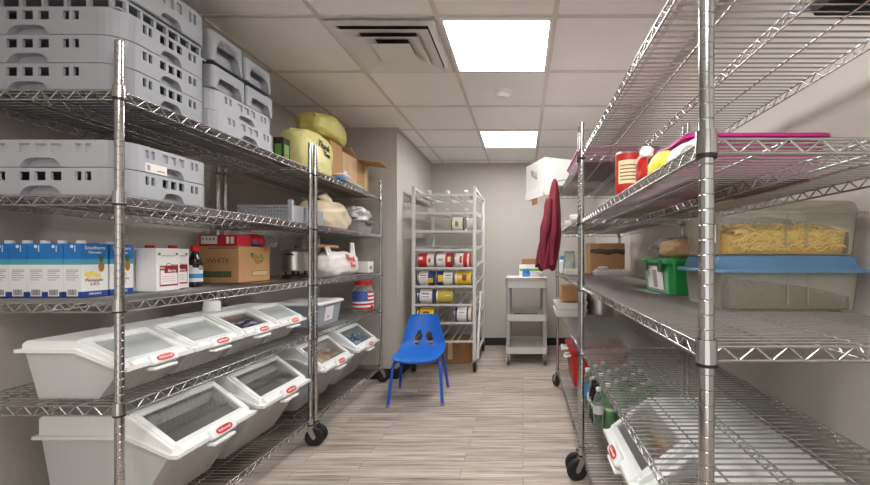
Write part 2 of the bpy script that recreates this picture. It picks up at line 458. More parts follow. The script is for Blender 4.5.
def caster(parent, x, y, ang):
    f = MB('steel'); f.x = Matrix.Translation((x, y, 0)) @ Matrix.Rotation(ang, 4, 'Z')
    f.rod((0, 0, WR * 2 + .006), (0, 0, .155), .011, 12)
    f.lathe([(.0, .128), (.024, .128), (.024, .118), (.0, .118)], 16)
    for s in (-1, 1):
        f.prism([(-.017, .12), (.017, .12), (.04, WR + .008), (.03, WR - .012), (.014, WR - .002)], s * .0205 - .002, s * .0205 + .002, 'y')
    c = f.build('caster', parent)
    w = MB('black_rubber'); w.x = f.x
    w.lathe([(.008, -.015), (.04, -.015), (.05, -.013), (WR, -.008), (WR, .008), (.05, .013), (.04, .015), (.008, .015)], 24, (.026, 0, WR), 'y')
    w.lathe([(.0001, -.019), (.011, -.019), (.011, .019), (.0001, .019)], 12, (.026, 0, WR), 'y', 'steel')
    w.build('wheel', c)
def unit(label, x0, x1, y0, y1, angs, th=.031):
    cx, cy = (x0 + x1) / 2, (y0 + y1) / 2; W, L = x1 - x0, y1 - y0
    t = thing('shelving_unit', label, 'shelving unit', (cx, cy, 0), 0, 'chrome wire shelving units')
    for k, (sx, sy) in enumerate(((-1, -1), (1, -1), (1, 1), (-1, 1))):
        post_mesh(sx * W / 2, sy * L / 2, .15, 1.893).build('post', t)
        caster(t, sx * W / 2, sy * L / 2, angs[k])
    sm = None
    for z in ZS:
        if sm is None:
            o = shelf_mesh(W, L, th).build('shelf', t, (0, 0, z)); sm = o
            cols = [collar_mesh(sx * W / 2, sy * L / 2).build('collar', o) for sx in (-1, 1) for sy in (-1, 1)]
        else:
            o = sm.copy(); COL.objects.link(o); o.parent = t; o.location = (0, 0, z)
            for c in cols:
                d = c.copy(); COL.objects.link(d); d.parent = o
    return t
LY0, LY1, MY0, MY1 = 1.300, 2.465, 2.525, 3.690
RX0, RX1, RY0, RY1, SY0, SY1 = .312, .873, .672, 2.092, 2.157, 3.573
unit('chrome wire shelving unit holding grey crates, pineapple cartons and white bins', XRR, XF, LY0, LY1, (2.0, .4, .15, 3.0))
unit('chrome wire shelving unit holding yellow bags, behind the blue chair', XRR, XF, MY0, MY1, (3.0, -.1, .9, 2.0))
unit('chrome wire shelving unit holding the clear pasta bin and magenta tray', RX0, RX1, RY0, RY1, (1.2, 2.0, .1, 3.3), .024)
unit('chrome wire shelving unit with maroon jacket hanging on it near grey cart', RX0, RX1, SY0, SY1, (3.1, -.1, 1.0, 2.0), .024)
EPS = .0015
def S(k): return ZS[k] + EPS

# ------------------------------------------------------------------ grey crates
def crate_mesh(W, D, H, r=.072, th=.008, closed=False, sc=1.0, m='crate_grey', slots=True, arch=(.072, .034), rec=.024):
    mb = MB(m)
    spec = [(-.0715, -.0355), (-.018, .018), (.0355, .0715), (.118, .139), (.151, .172), (-.139, -.118), (-.172, -.151)]
    z0, z1 = H * .55, H * .87
    cols = []; 
    sides = (((0, -1), (1, 0), W, D), ((1, 0), (0, 1), D, W), ((0, 1), (-1, 0), W, D), ((-1, 0), (0, -1), D, W))
    for (nx, ny), (tx, ty), L, O in sides:
        a = L / 2 - r; k = min(1.0, (a - .004) / .176) if slots else 1
        holes = [(p * k, q * k) for p, q in spec] if slots else []
        hw, hh = arch[0] * k if slots else arch[0], arch[1]
        br = {-a, a}
        for p, q in holes: br |= {p, q}
        for i in range(-6, 7): br.add(hw * math.sin(PI / 2 * i / 6))
        br = sorted(x for x in br if -a - 1e-9 <= x <= a + 1e-9); bb = [br[0]]
        for x in br[1:]:
            if x - bb[-1] > 1e-5: bb.append(x)
        for i, u in enumerate(bb):
            um = (u + bb[i + 1]) / 2 if i + 1 < len(bb) else None
            hz = .003
            if abs(u) < hw: hz = max(.003, hh * (1 - (abs(u) / hw) ** 5))
            px, py = nx * O / 2 + tx * u, ny * O / 2 + ty * u
            cols.append((px, py, nx, ny, hz, um is not None and abs(um) < hw, um is not None and any(p < um < q for p, q in holes)))
        cx, cy = nx * (O / 2 - r) + tx * (L / 2 - r), ny * (O / 2 - r) + ty * (L / 2 - r)
        a0 = math.atan2(ny, nx)
        for i in range(1, 6):
            q = a0 + PI / 2 * i / 6
            cols.append((cx + r * math.cos(q), cy + r * math.sin(q), math.cos(q), math.sin(q), .003, False, False))
    n = len(cols)
    def lev(c): return (0, c[4], z0, z1, H)
    def V(i, lv, inner, deep=False):
        c = cols[i % n]; o = (rec if deep else th) if inner else (.005 if lv == 0 else 0)
        return (c[0] - c[2] * o, c[1] - c[3] * o, lev(c)[lv])
    def kind(i, row):
        c = cols[i % n]
        if row == 0 and c[5]: return 1
        if row == 2 and c[6]: return 1 if closed else 2
        return 0
    for i in range(n):
        for row in range(4):
            k = kind(i, row)
            q = [V(i, row, 0), V(i + 1, row, 0), V(i + 1, row + 1, 0), V(i, row + 1, 0)]
            dp = k == 1 and row == 0
            p = [V(i, row, 1, dp), V(i + 1, row, 1, dp), V(i + 1, row + 1, 1, dp), V(i, row + 1, 1, dp)]
            if k == 0: mb.add(q, [(0, 1, 2, 3)])
            if k < 2: mb.add(p, [(3, 2, 1, 0)])
            if k:
                if kind(i - 1, row) != k: mb.add([q[0], p[0], p[3], q[3]], [(0, 1, 2, 3)])
                if kind(i + 1, row) != k: mb.add([q[1], p[1], p[2], q[2]], [(3, 2, 1, 0)])
                mb.add([q[0], q[1], p[1], p[0]], [(0, 1, 2, 3)]); mb.add([q[3], q[2], p[2], p[3]], [(3, 2, 1, 0)])
        mb.add([V(i, 4, 0), V(i + 1, 4, 0), V(i + 1, 4, 1), V(i, 4, 1)], [(0, 1, 2, 3)])
        mb.add([V(i, 0, 0), V(i + 1, 0, 0), V(i + 1, 0, 1), V(i, 0, 1)], [(3, 2, 1, 0)])
    mb.add([V(i, 0, 1)[:2] + (.004,) for i in range(n)], [list(range(n))])
    return mb
def crate(mesh_o, label, loc, rx=0.0, ry=0.0):
    o = mesh_o.copy() if mesh_o.get('label') else mesh_o
    if o is not mesh_o: COL.objects.link(o)
    o.location = loc; o.rotation_euler = (rx, ry, 0)
    return tag(o, label, 'crate', 'grey plastic crates')
CW, CD, CH = .62, .385, .0935
cxc = XF - .018 - CW / 2
A0 = crate_mesh(CW, CD, CH).build('plastic_crate')
cy1 = LY0 + .02 + CD / 2
for k, w in enumerate(('lowest of', 'second from the bottom in', 'third from the bottom in')):
    crate(A0, f'grey slotted plastic crate, {w} the tall stack on the top shelf', (cxc, cy1, S(0) + k * (CH + .001)))
zt = S(0) + 3 * (CH + .001)
def open_tray():
    m = MB('crate_grey'); w, d = CW - .03, CD - .02
    m.box((-w / 2, -d / 2, 0), (w / 2, d / 2, .006))
    m.loft([rr(w, d, .04, .036), rr(w, d, .04, .046), rr(w - .03, d - .03, .03, .046), rr(w - .03, d - .03, .03, .036), rr(w, d, .04, .036)], None, False, False)
    for s in (-1, 1):
        for i in range(8):
            x = -w / 2 + .03 + (w - .06) * i / 7; m.box((x - .005, s * (d / 2 - .007) - .006, .006), (x + .005, s * (d / 2 - .007) + .006, .037))
        for i in range(7):
            y = -d / 2 + .03 + (d - .06) * i / 6; m.box((s * (w / 2 - .007) - .006, y - .005, .006), (s * (w / 2 - .007) + .006, y + .005, .037))
    return m
tag(open_tray().build('folded_crate', None, (cxc, cy1, zt)), 'folded grey crate with a row of wide dark openings, below the topmost crate', 'crate', 'grey plastic crates')
A1 = crate_mesh(CW, CD, .122, closed=True).build('plastic_crate')
crate(A1, 'topmost grey crate of the tall stack, nearly touching the ceiling', (cxc, cy1, zt + .048))
# second stack
D2 = .45; cy2 = 1.722 + D2 / 2
A2 = crate_mesh(.54, D2, CH, closed=True, m='crate_light').build('plastic_crate')
crate(A2, 'light grey crate under the other crates, second stack on top shelf', (XF - .018 - .27, cy2, S(0)))
crate(A2, 'light grey crate resting on the bottom crate of the second stack', (XF - .03 - .27, cy2 - .005, S(0) + CH + .001))
z2 = S(0) + 2 * (CH + .001)
A3 = crate_mesh(.40, .205, .10, r=.016, slots=False, arch=(.078, .078), rec=.035).build('crate')
crate(A3, 'small grey crate with arched opening, on second stack beside the tall stack', (-1.555, cy2 - .12, z2))
crate(A3, 'small grey crate with arched opening, on second stack at the yellow bag end', (-1.555, cy2 + .095, z2))
A4 = crate_mesh(.38, .20, .135, r=.016, th=.02, slots=False, arch=(.078, .116), rec=.035).build('crate')
crate(A4, 'tipped grey crate perched high on second stack beside the tall stack', (-1.550, cy2 - .12, z2 + .113), 0, -.05)
A5 = crate_mesh(.38, .20, .115, r=.016, th=.02, slots=False, arch=(.078, .096), rec=.035).build('crate')
crate(A5, 'tipped grey crate perched high on second stack at the yellow bag end', (-1.550, cy2 + .095, z2 + .116), 0, -.06)
# on the second shelf
B0 = crate_mesh(.56, CD, CH, m='crate_light').build('plastic_crate')
crate(B0, 'light grey crate standing on the wire shelf above the pineapple cartons', (XF - .018 - .28, LY0 + .03 + CD / 2, S(1)))
B1 = crate_mesh(.56, CD, CH, m='crate_light', closed=True).build('plastic_crate')
crate(B1, 'light grey crate with white sticker, upper of two above pineapple cartons', (XF - .018 - .28, LY0 + .03 + CD / 2, S(1) + CH + .001))
q_ = .28; st = MB('paper_white').box((q_, -.115, .004), (q_ + .0012, -.03, .036)); st.box((q_ + .0012, -.07, .012), (q_ + .0016, -.04, .016), 'print_red'); st.box((q_ + .0012, -.110, .01), (q_ + .0016, -.097, .03), 'print_grey')
st.build('sticker', B1)

# perforated grey tray
t = thing('perforated_tray', 'grey perforated plastic tray with upright end post on the second shelf', 'tray', (-1.53, 2.52, S(1)))
w, d, h = .33, .36, .10
m = MB('crate_grey'); m.box((-w / 2, -d / 2, 0), (w / 2, d / 2, .005)); m.box((-w / 2, d / 2 - .006, .005), (w / 2, d / 2, h)); m.box((-w / 2, -d / 2, .005), (-w / 2 + .006, d / 2 - .006, h)); m.box((w / 2 - .006, -d / 2 + .006, .005), (w / 2, d / 2 - .006, h)); m.build('tray_body', t)
m = MB('crate_grey'); nx, nz = 34, 9
def hole(u, v): return int(u * nx) % 2 == 1 and int(v * nz) % 2 == 1
m.grid(nx, nz, lambda u, v: (-w / 2 + .006 + (w - .012) * u, -d / 2, .005 + (h - .005) * v), skip=hole, smooth=False)
o = m.build('mesh_panel', t); s = o.modifiers.new('thick', 'SOLIDIFY'); s.thickness = .005; s.offset = 0
MB('crate_light').box((w / 2 - .028, -d / 2 - .006, 0), (w / 2 + .002, -d / 2 + .016, .13), r=.004).build('corner_post', t)

# ------------------------------------------------------------------ ingredient bins
def make_bin(label, loc, rz, L, H, W, fz, su, lu, lz, b0, b1, win='window_clear', group='white ingredient bins with red badges', lsc=1.0):
    t = thing('ingredient_bin', label, 'storage bin', loc, rz, group)
    def hw(z): return W / 2 * (.93 + .07 * z / fz) - .007
    P = [(b0, 0), (b1, 0), (lu, lz), (su, fz), (.03, fz)]
    vs = [(u, s * hw(z), z) for s in (-1, 1) for u, z in P]
    m = MB('bin_white'); m.add(vs, [(4, 3, 2, 1, 0), (5, 6, 7, 8, 9), (0, 1, 6, 5), (1, 2, 7, 6), (0, 5, 9, 4)])
    body = m.build('bin_body', t); sd = body.modifiers.new('thick', 'SOLIDIFY'); sd.thickness = .003; sd.offset = -1
    rb = MB('bin_white'); n = 10
    for i in range(n):
        y = (i - (n - 1) / 2) * W * .075
        p = Vector((b1, y, .004)); q = Vector((lu, y, lz)); e = p.lerp(q, .08); f = p.lerp(q, .86)
        rb.rod(e + Vector((.0, 0, -.0005)), f + Vector((.0, 0, -.0005)), .0028, 6)
    rb.build('rib', body)
    # lid: rear hood, sloping side rails, front bar; the window slides between
    l = MB('lid_white'); k = .034 * lsc; a = W / 2; th = H - fz
    l.prism([(0, fz - .004), (su, fz - .004), (su, fz + .008), (.0, fz + .008)], -a, a)
    l.prism([(.014, fz + .008), (su, fz + .008), (su + .004, H - .004), (su - .002, H), (.03, H), (.014, H - .012)], -a + .012, a - .012)
    fx, ft = L, lz + .032 * lsc
    for s in (-1, 1):
        ya, yb = sorted((s * a, s * (a - k)))
        l.prism([(su - .002, fz - .004), (lu + .01, lz - .004), (fx, lz - .004), (fx, lz + .010), (lu + .012, lz + .010), (su - .002, fz + .010)], ya, yb)
        ya, yb = sorted((s * (a - .010), s * (a - k)))
        l.prism([(su - .002, fz), (lu, lz + .004), (lu + .012, lz + .006), (lu + .010, ft - .004), (su, H - .006)], ya, yb)
        ya, yb = sorted((s * (a - k * .62), s * (a - k * 1.25)))
        l.prism([(su, H - .008), (lu + .004, ft - .008), (lu + .006, ft + .003), (su, H + .003)], ya, yb)
    l.prism([(lu - .012, lz + .002), (fx, lz - .004), (fx, lz + .012), (lu + .014, ft), (lu - .010, ft + .006)], -a + k, a - k)
    l.prism([(su - .004, H - .01), (su + .018, H - .018), (su + .018, H - .008), (su - .004, H + .003)], -a + k, a - k)
    l.build('lid', t)
    wv = MB(win)
    wv.prism([(su + .016, H - .016), (lu - .008, ft - .004), (lu - .008, ft - .001), (su + .016, H - .013)], -a + k * 1.2, a - k * 1.2)
    wv.build('window_panel', t)
    # badge plate and pull below
    ang = math.atan2(H - ft, lu - su) 
    h = MB('lid_white'); X = Matrix.Translation((fx + .002, 0, lz + .012 * lsc)) @ Matrix.Rotation(math.radians(-32), 4, 'Y')
    h.x = X
    h.box((-.016 * lsc, -.066 * lsc, -.020 * lsc), (.010 * lsc, .066 * lsc, .024 * lsc), r=.008 * lsc, seg=3)
    h.x = Matrix.Identity(4)
    h.box((fx - .02, -.06 * lsc, lz - .034 * lsc), (fx + .018 * lsc, .06 * lsc, lz - .018 * lsc), r=.005, seg=2)
    lt = h.build('latch', t)
    q = MB('logo_red'); ring = []
    for i in range(28):
        c = 2 * PI * i / 28; e = .62
        ring.append((math.copysign(abs(math.cos(c)) ** e, math.cos(c)) * .044 * lsc, math.copysign(abs(math.sin(c)) ** .8, math.sin(c)) * .0145 * lsc))
    nx = .0101 * lsc
    pts0 = [(nx, y, z + .002 * lsc) for y, z in ring]; pts1 = [(nx + .0016, y, z + .002 * lsc) for y, z in ring]
    q.x = X; q.loft([pts0, pts1]); q.build('badge', lt)
    R3 = X.to_3x3()
    text('lettering', 'Rubbermaid', .0165 * lsc, X @ Vector((nx + .0022, 0, .002 * lsc)), R3 @ Vector((0, 1, 0)), R3 @ Vector((0, 0, 1)), 'white', lt, sx=.82)
    return t
UP = dict(L=.385, H=.200, W=.272, fz=.164, su=.205, lu=.352, lz=.100, b0=.065, b1=.272, lsc=.8)
LO = dict(L=.545, H=.417, W=.44, fz=.335, su=.350, lu=.505, lz=.262, b0=.07, b1=.335, lsc=1.0)
ux = -1.727
upc = [1.475, 1.757, 2.039, 2.316]
ulab = ['white lidded bin at the open shelf end below the pineapple cartons', 'white lidded bin below the white cranberry cartons, window misty and empty',
        'white lidded bin showing purple snack packets, on the fourth shelf', 'white lidded bin with grey window just before the paired posts, fourth shelf']
for y, lb, wn in zip(upc, ulab, ('window_frost', 'window_frost', 'window_clear', 'window_frost')):
    make_bin(lb, (ux, y, S(3)), 0, win=wn, **UP)
lx = -1.836
for y, lb in zip((1.695, 2.185, 2.795, 3.335), ('large empty white bin on the bottom shelf at its open end', 'large empty white bin on the bottom shelf just before the paired posts',
        'large white bin of tan snack packets on the bottom shelf beyond the posts', 'large white bin of blue snack packets on the bottom shelf')):
    make_bin(lb, (lx, y, S(4)), 0, **LO)
for y, lb in ((1.487, 'large white bin with brown bag inside, bottom shelf beside the green bottles'), (1.035, 'large white bin on the bottom shelf below the blue lidded rice bin')):
    make_bin(lb, (.892, y, S(4)), PI, **LO)
t = thing('bin_bag', 'brown crumpled bag of dry food inside the large white bin', 'bag', (.640, 1.497, S(4) + .006))
blob(MB(), .075, .14, .155, 'pack_gold', 3, c=(0, 0, 0), base=.9).build('bag_body', t)
blob(MB(), .050, .09, .045, 'pack_gold', 5, c=(-.085, .05, .240)).build('bag_neck', t)
# white round cap left on a bin lid
t = thing('plastic_cup', 'upturned white plastic cup on top of the purple packet bin', 'cup', (-1.63, 2.07, S(3) + .202))
MB('lid_white').lathe([(0, .052), (.034, .052), (.037, .047), (.040, 0), (.037, 0), (.034, .045), (0, .047)], 24).build('cup_body', t)
MB('lid_white').lathe([(.039, .004), (.043, .004), (.043, 0), (.039, 0)], 24).build('rim', t)

# snack packets: crimped pillow pouches heaped under the windows
def packet_mesh(l, w, th, m1, m2):
    mb = MB(m1)
    def sh(top):
        def fn(u, v):
            a = 2 * u - 1; b = 2 * v - 1
            k = max(0, 1 - abs(a) ** 3) ** .6 * max(0, 1 - abs(b) ** 4) ** .5
            return (a * l / 2, b * w / 2 * (1 - .06 * (1 - abs(a))), top * th / 2 * k * (1 + .15 * noise.noise(Vector((a * 3, b * 3, top)))))
        return fn
    for s in (1, -1):
        mb.grid(10, 8, sh(s), m1 if s > 0 else m1)
    mb.grid(4, 4, lambda u, v: ((u - .5) * l * .5, (v - .5) * w * .55, th / 2 * .98 + .0012), m2)
    return mb
def heap(label, group, cx, cy, z, sx, sy, n, l, w, th, m1, m2, slope=0.0, layers=3):
    protos = [packet_mesh(l, w, th, m1, m2).build('snack_packet'), packet_mesh(l, w, th, m2, m1).build('snack_packet')]
    nx = max(1, int(sx / (l * .9))); ny = max(1, int(sy / (w * 1.08))); k = 0
    for q in range(layers):
        for i in range(nx):
            for j in range(ny):
                pr = protos[random.random() < .5]
                o = pr if not pr.get('label') else pr.copy()
                if o is not pr: COL.objects.link(o)
                x = cx + sx * ((i + .5) / nx - .5) + random.uniform(-.003, .003); y = cy + sy * ((j + .5) / ny - .5) + random.uniform(-.004, .004)
                o.location = (x, y, z + slope * (x - cx) + q * th * 1.3)
                o.rotation_euler = (random.uniform(-.06, .06), math.atan(-slope) + random.uniform(-.06, .06), random.choice((0, PI)) + random.uniform(-.14, .14))
                tag(o, label, 'snack packet', group)
    for pr in protos:
        if not pr.get('label'): bpy.data.objects.remove(pr)
heap('small purple or lilac snack packet heaped in the white bin', 'purple snack packets', -1.462, 2.039, S(3) + .098, .10, .215, 0, .058, .048, .016, 'pack_purple', 'pack_lilac', -.45)
heap('small tan or gold snack packet heaped in the large white bin', 'tan snack packets', -1.418, 2.795, S(4) + .256, .13, .32, 0, .058, .056, .022, 'pack_tan', 'pack_gold', -.62)
heap('small blue or icy snack packet heaped in the large white bin', 'blue snack packets', -1.418, 3.335, S(4) + .256, .13, .32, 0, .058, .056, .022, 'pack_blue', 'pack_ice', -.62)

# ------------------------------------------------------------------ left shelves: cartons and boxes
def juice(label, loc):
    w, d, h = .0635, .092, .195
    t = thing('juice_carton', label, 'juice carton', loc, 0, 'pineapple juice cartons')
    m = MB('juice_white')
    for z0, z1, mm in ((0, .020, 'juice_deep'), (.020, .118, 'juice_white'), (.118, .138, 'juice_teal'), (.138, h, 'juice_blue')):
        m.box((-w / 2, -d / 2, z0), (w / 2, d / 2, z1), mm)
    b = m.build('carton_body', t)
    y = -d / 2 - .0006
    q = MB('print_grey')
    q.box((-.02, y, .004), (.02, y + .0005, .030), 'paper_white')
    for i in range(9): q.box((-.016 + i * .0036, y - .0003, .008), (-.0145 + i * .0036 + random.choice((0, .0006)), y, .028), 'print_black')
    for i, z in enumerate((.098, .092, .086, .078, .070, .062)): q.box((-.022, y, z), (.022 - .012 * (i % 3 == 2), y + .0005, z + .0022), 'print_grey')
    q.box((.008, y, .165), (.0105, y + .0005, .188), 'white'); q.lathe([(0, 0), (.006, 0), (.006, .0004), (0, .0004)], 14, (-.002, y, .184), 'y', 'label_white')
    q.build('print_pattern', b)
    x = w / 2 + .0006; p = MB('pine_brown')
    p.lathe([(0, 0), (.0105, 0), (.0105, .0006), (0, .0006)], 16, (x - .0003, .022, .095), 'x') 
    p.v = [(a, b_, .110 + (c - .095) * 1.9) for a, b_, c in p.v]
    for a in (-.5, -.2, .1, .4): p.prism([(.018, .128), (.026, .128), (.022 + a * .03, .158)], x, x + .0006, 'x', 'pine_green')
    for yy, zz in ((-.028, .082), (-.014, .086), (0, .081), (.010, .076), (-.02, .075)):
        p.prism([(yy - .009, zz - .006), (yy + .009, zz - .006), (yy + .006, zz + .007), (yy - .004, zz + .008)], x, x + .0007, 'x', 'pine_yellow')
    p.build('fruit_print', b)
    text('lettering', 'Southern', .019, (x, 0, .180), (0, 1, 0), (0, 0, 1), 'white', b)
    text('lettering', 'Harvest', .014, (x, 0, .163), (0, 1, 0), (0, 0, 1), 'white', b)
    text('lettering', 'Pineapple', .016, (x, -.002, .060), (0, 1, 0), (0, 0, 1), 'can_brown', b)
    text('lettering', 'JUICE', .013, (x, 0, .045), (0, 1, 0), (0, 0, 1), 'print_grey', b)
    text('lettering', '100% JUICE', .009, (x, 0, .010), (0, 1, 0), (0, 0, 1), 'white', b)
    m = MB('lid_white'); m.lathe([(.013, 0), (.013, .010), (.011, .012), (0, .012)], 18, (0, -.018, h)); m.build('screw_cap', t)
    m = MB('juice_blue'); m.box((-w / 2, .012, h), (w / 2, .016, h + .003)); m.build('top_seam', t)
    return t
jl = ['blue pineapple juice carton with its fruit picture facing the aisle, first row', 'blue pineapple juice carton in first row, second from the chrome post', 'blue pineapple juice carton in first row, third from the chrome post',
      'blue pineapple juice carton in first row, fourth from the chrome post', 'blue pineapple juice carton in first row, nearest the wall']
jt = juice(jl[0], (-1.629, 1.474, S(2)))
for k in range(1, 5): dup(jt, (-1.629 - .0655 * k, 1.474 + random.uniform(-.004, .004), S(2)), None, jl[k])
dup(jt, (-1.634, 1.578, S(2)), None, 'blue pineapple juice carton in second row, just behind the post')

def cran(label, loc):
    w, d, h = .088, .113, .183
    t = thing('drink_carton', label, 'drink carton', loc, 0, 'white cranberry cartons')
    b = MB('carton_white').box((-w / 2, -d / 2, 0), (w / 2, d / 2, h), r=.002, seg=1).build('carton_body', t)
    f = MB('carton_white'); y = -d / 2
    f.prism([(-.03, h - .002), (.03, h - .002), (0, h - .045)], y - .0012, y, 'y'); f.build('folded_flap', t)
    x = w / 2 + .0006; p = MB('cran_red')
    p.box((x, -.042, .088), (x + .0006, .046, .108)); p.box((x, -.02, .076), (x + .0006, .046, .09)); p.box((x, -.042, .020), (x + .0006, .046, .027))
    for a, b_ in ((-.042, -.040), (.044, .046)): p.box((x, a, .022), (x + .0006, b_, .09))
    for z in (.04, .05, .06): p.box((x, -.034, z), (x + .0005, .03, z + .002), 'pink')
    for yy in (-.044, .04): p.lathe([(0, 0), (.0065, 0), (.0065, .0006), (0, .0006)], 10, (x, yy, .158), 'x', 'leaf')
    p.build('print_pattern', b)
    text('lettering', 'Cran', .030, (x + .001, .012, .108), (0, 1, 0), (0, 0, 1), 'cran_red', b, shear=.3)
    text('lettering', 'BIG', .014, (x + .0008, -.030, .098), (0, 1, 0), (0, 0, 1), 'white', b)
    text('lettering', 'Berry', .018, (x + .0008, .014, .086), (0, 1, 0), (0, 0, 1), 'white', b, shear=.3)
    text('lettering', 'MADE WITH REAL FRUIT', .006, (x + .0006, 0, .150), (0, 1, 0), (0, 0, 1), 'print_grey', b)
    return t
ct = cran('white carton with red cranberry print facing the aisle, front one', (-1.580, 1.712, S(2)))
dup(ct, (-1.674, 1.715, S(2)), None, 'plain white cranberry carton between the post and another carton')
dup(ct, (-1.640, 1.832, S(2)), None, 'white cranberry carton just before the dark syrup bottles')
def syrup(label, loc):
    t = thing('syrup_bottle', label, 'bottle', loc, 0, 'dark syrup bottles')
    MB('syrup').lathe([(0, 0), (.028, 0), (.031, .005), (.031, .11), (.025, .135), (.016, .158), (.014, .176), (0, .176)], 24).build('bottle_body', t)
    MB('cap_red').lathe([(.0001, .172), (.018, .172), (.019, .176), (.019, .198), (.017, .201), (.0001, .201)], 24).build('bottle_cap', t)
    m = MB('label_blue')
    m.lathe([(.0316, .022), (.0316, .040)], 24, mat='label_white'); m.lathe([(.0316, .040), (.0316, .062)], 24); m.lathe([(.0316, .062), (.0316, .092)], 24, mat='label_white')
    m.lathe([(.0001, 0), (.013, 0), (.013, .001), (.0001, .001)], 16, (.0315, -.004, .092), 'x', 'print_grey')
    m.lathe([(.0001, 0), (.013, 0), (.013, .001), (.0001, .001)], 16, (.004, -.0325, .092), 'y', 'label_white')
    m.build('bottle_label', t)
    return t
sy = syrup('dark syrup bottle with red cap and blue label beside the cardboard box', (-1.634, 1.968, S(2)))
dup(sy, (-1.715, 1.935, S(2)), None, 'dark syrup bottle half hidden behind the white carton')
dup(sy, (-1.795, 1.90, S(2)), None, 'dark syrup bottle behind the plain white carton, red cap showing')
dup(sy, (-1.845, 1.815, S(2)), None, 'dark syrup bottle against the wall side, red cap showing')

def cbox(name, label, loc, w, d, h, m='cardboard', rz=0, cat='cardboard box', group=None):
    t = thing(name, label, cat, loc, rz, group)
    b = MB(m).box((-w / 2, -d / 2, 0), (w / 2, d / 2, h - .004), r=.003, seg=1).build('box_body', t)
    f = MB(m); f.box((-w / 2, -d / 2, h - .004), (w / 2, -.001, h)); f.box((-w / 2, .001, h - .004), (w / 2, d / 2, h)); f.build('top_flap', t)
    return t, b
t, b = cbox('cardboard_box', 'brown cardboard box with green leaf print, under red snack box', (-1.692, 2.325, S(2)), .232, .27, .205, 'cardboard')
y = -.135 - .0006
p = MB('print_black'); p.box((-.088, y, .032), (.075, y + .0005, .064)); p.box((-.084, y - .0003, .036), (.071, y, .060), 'print_green')
for i in range(9): p.box((-.084 + i * .0172, y - .0006, .036), (-.0815 + i * .0172, y - .0003, .060), 'print_black')
p.box((-.05, y, .190), (.10, y + .0005, .196), 'print_brown')
x = .116 + .0001
p.box((x, -.03, .032), (x + .0005, .115, .064), 'print_green'); p.box((x + .0005, -.026, .036), (x + .0008, .111, .060), 'cardboard_pale')
for i in range(8): p.box((x + .0008, -.026 + i * .0195, .036), (x + .001, -.0245 + i * .0195, .060), 'print_green')
p.build('print', b)
p = MB('print_green'); pts = [(x + .0006, .03 + .036 * math.cos(a), .135 + .03 * math.sin(a)) for a in [math.radians(q) for q in range(130, 420, 12)]]
p.tube(pts, .002, 5); p.prism([(-.045, .165), (-.01, .170), (-.022, .13)], x, x + .0008, 'x'); p.build('leaf_logo', b)
text('lettering', 'WHITE', .042, (0, y, .122), (1, 0, 0), (0, 0, 1), 'print_brown', b, sx=.95)
text('lettering', 'ECO', .026, (x + .001, .033, .142), (0, 1, 0), (0, 0, 1), 'print_green', b)
text('lettering', 'green', .018, (x + .001, .033, .122), (0, 1, 0), (0, 0, 1), 'print_green', b)
text('lettering', '40 ct', .018, (x + .001, .09, .185), (0, 1, 0), (0, 0, 1), 'print_brown', b)
MB('tape_tan').box((-.02, -.136, .2045), (.02, .136, .2053)).build('tape_strip', t)
t = thing('snack_box', 'red snack box with pale label lying on the brown cardboard box', 'box', (-1.705, 2.28, S(2) + .207))
b = MB('red_box').box((-.11, -.07, 0), (.105, .045, .062), r=.002, seg=1).build('box_body', t)
p = MB('paper_white'); p.box((-.095, -.0712, .010), (-.005, -.07, .054)); p.box((.045, -.0712, .012), (.062, -.07, .05)); p.box((.07, -.0712, .012), (.088, -.07, .05))
for q in range(4): p.box((-.09 + q * .02, -.0716, .03), (-.08 + q * .02, -.0712, .046), 'print_grey')
p.build('print_pattern', b)
t = thing('snack_bag', 'red and purple snack pouch in clear wrap beside the red box', 'snack bag', (-1.655, 2.40, S(2) + .207))
blob(MB(), .075, .055, .042, 'red_box', 2, fine=.05).build('pouch', t)
blob(MB(), .03, .03, .012, 'pack_gold', 4, c=(.02, -.03, .030)).build('food_picture', t)
blob(MB(), .05, .02, .014, 'pack_purple', 6, c=(.025, -.036, .006)).build('purple_print', t)
t2 = thing('plastic_wrap', 'crumpled clear plastic wrap on the brown cardboard box', 'plastic wrap', (-1.645, 2.505, S(2) + .208))
blob(MB(), .07, .04, .040, 'wrap', 9, amp=.3).build('wrap_film', t2)

# pot on a black burner stand
t = thing('burner', 'black camping burner stand under the steel pot', 'burner', (-1.575, 2.735, S(2)))
MB('black_plastic').lathe([(0, .0), (.085, 0), (.088, .004), (.088, .012), (.06, .020), (0, .020)], 24).build('burner_base', t)
for k in range(4):
    a = PI / 4 + k * PI / 2; r = MB('black_plastic'); r.box((.06 * math.cos(a) - .005, .06 * math.sin(a) - .005, .018), (.06 * math.cos(a) + .005, .06 * math.sin(a) + .005, .046)); r.build('prong', t)
t = thing('cooking_pot', 'small stainless cooking pot with lid standing on the black burner', 'pot', (-1.575, 2.735, S(2) + .048))
MB('pot_steel').lathe([(0, 0), (.078, 0), (.082, .006), (.082, .125), (.086, .128), (.086, .131), (.079, .131), (.079, .01), (0, .008)], 32).build('pot_body', t)
MB('pot_steel').lathe([(.083, .132), (.06, .145), (.02, .152), (0, .153)], 32).build('lid', t)
MB('can_brown').lathe([(.006, .152), (.014, .165), (.012, .178), (0, .18)], 14).build('knob', t)
h = MB('black_plastic'); h.tube([(.0, -.082, .11), (.0, -.11, .115), (.02, -.112, .115), (.035, -.085, .11)], .005, 8); h.build('handle', t)

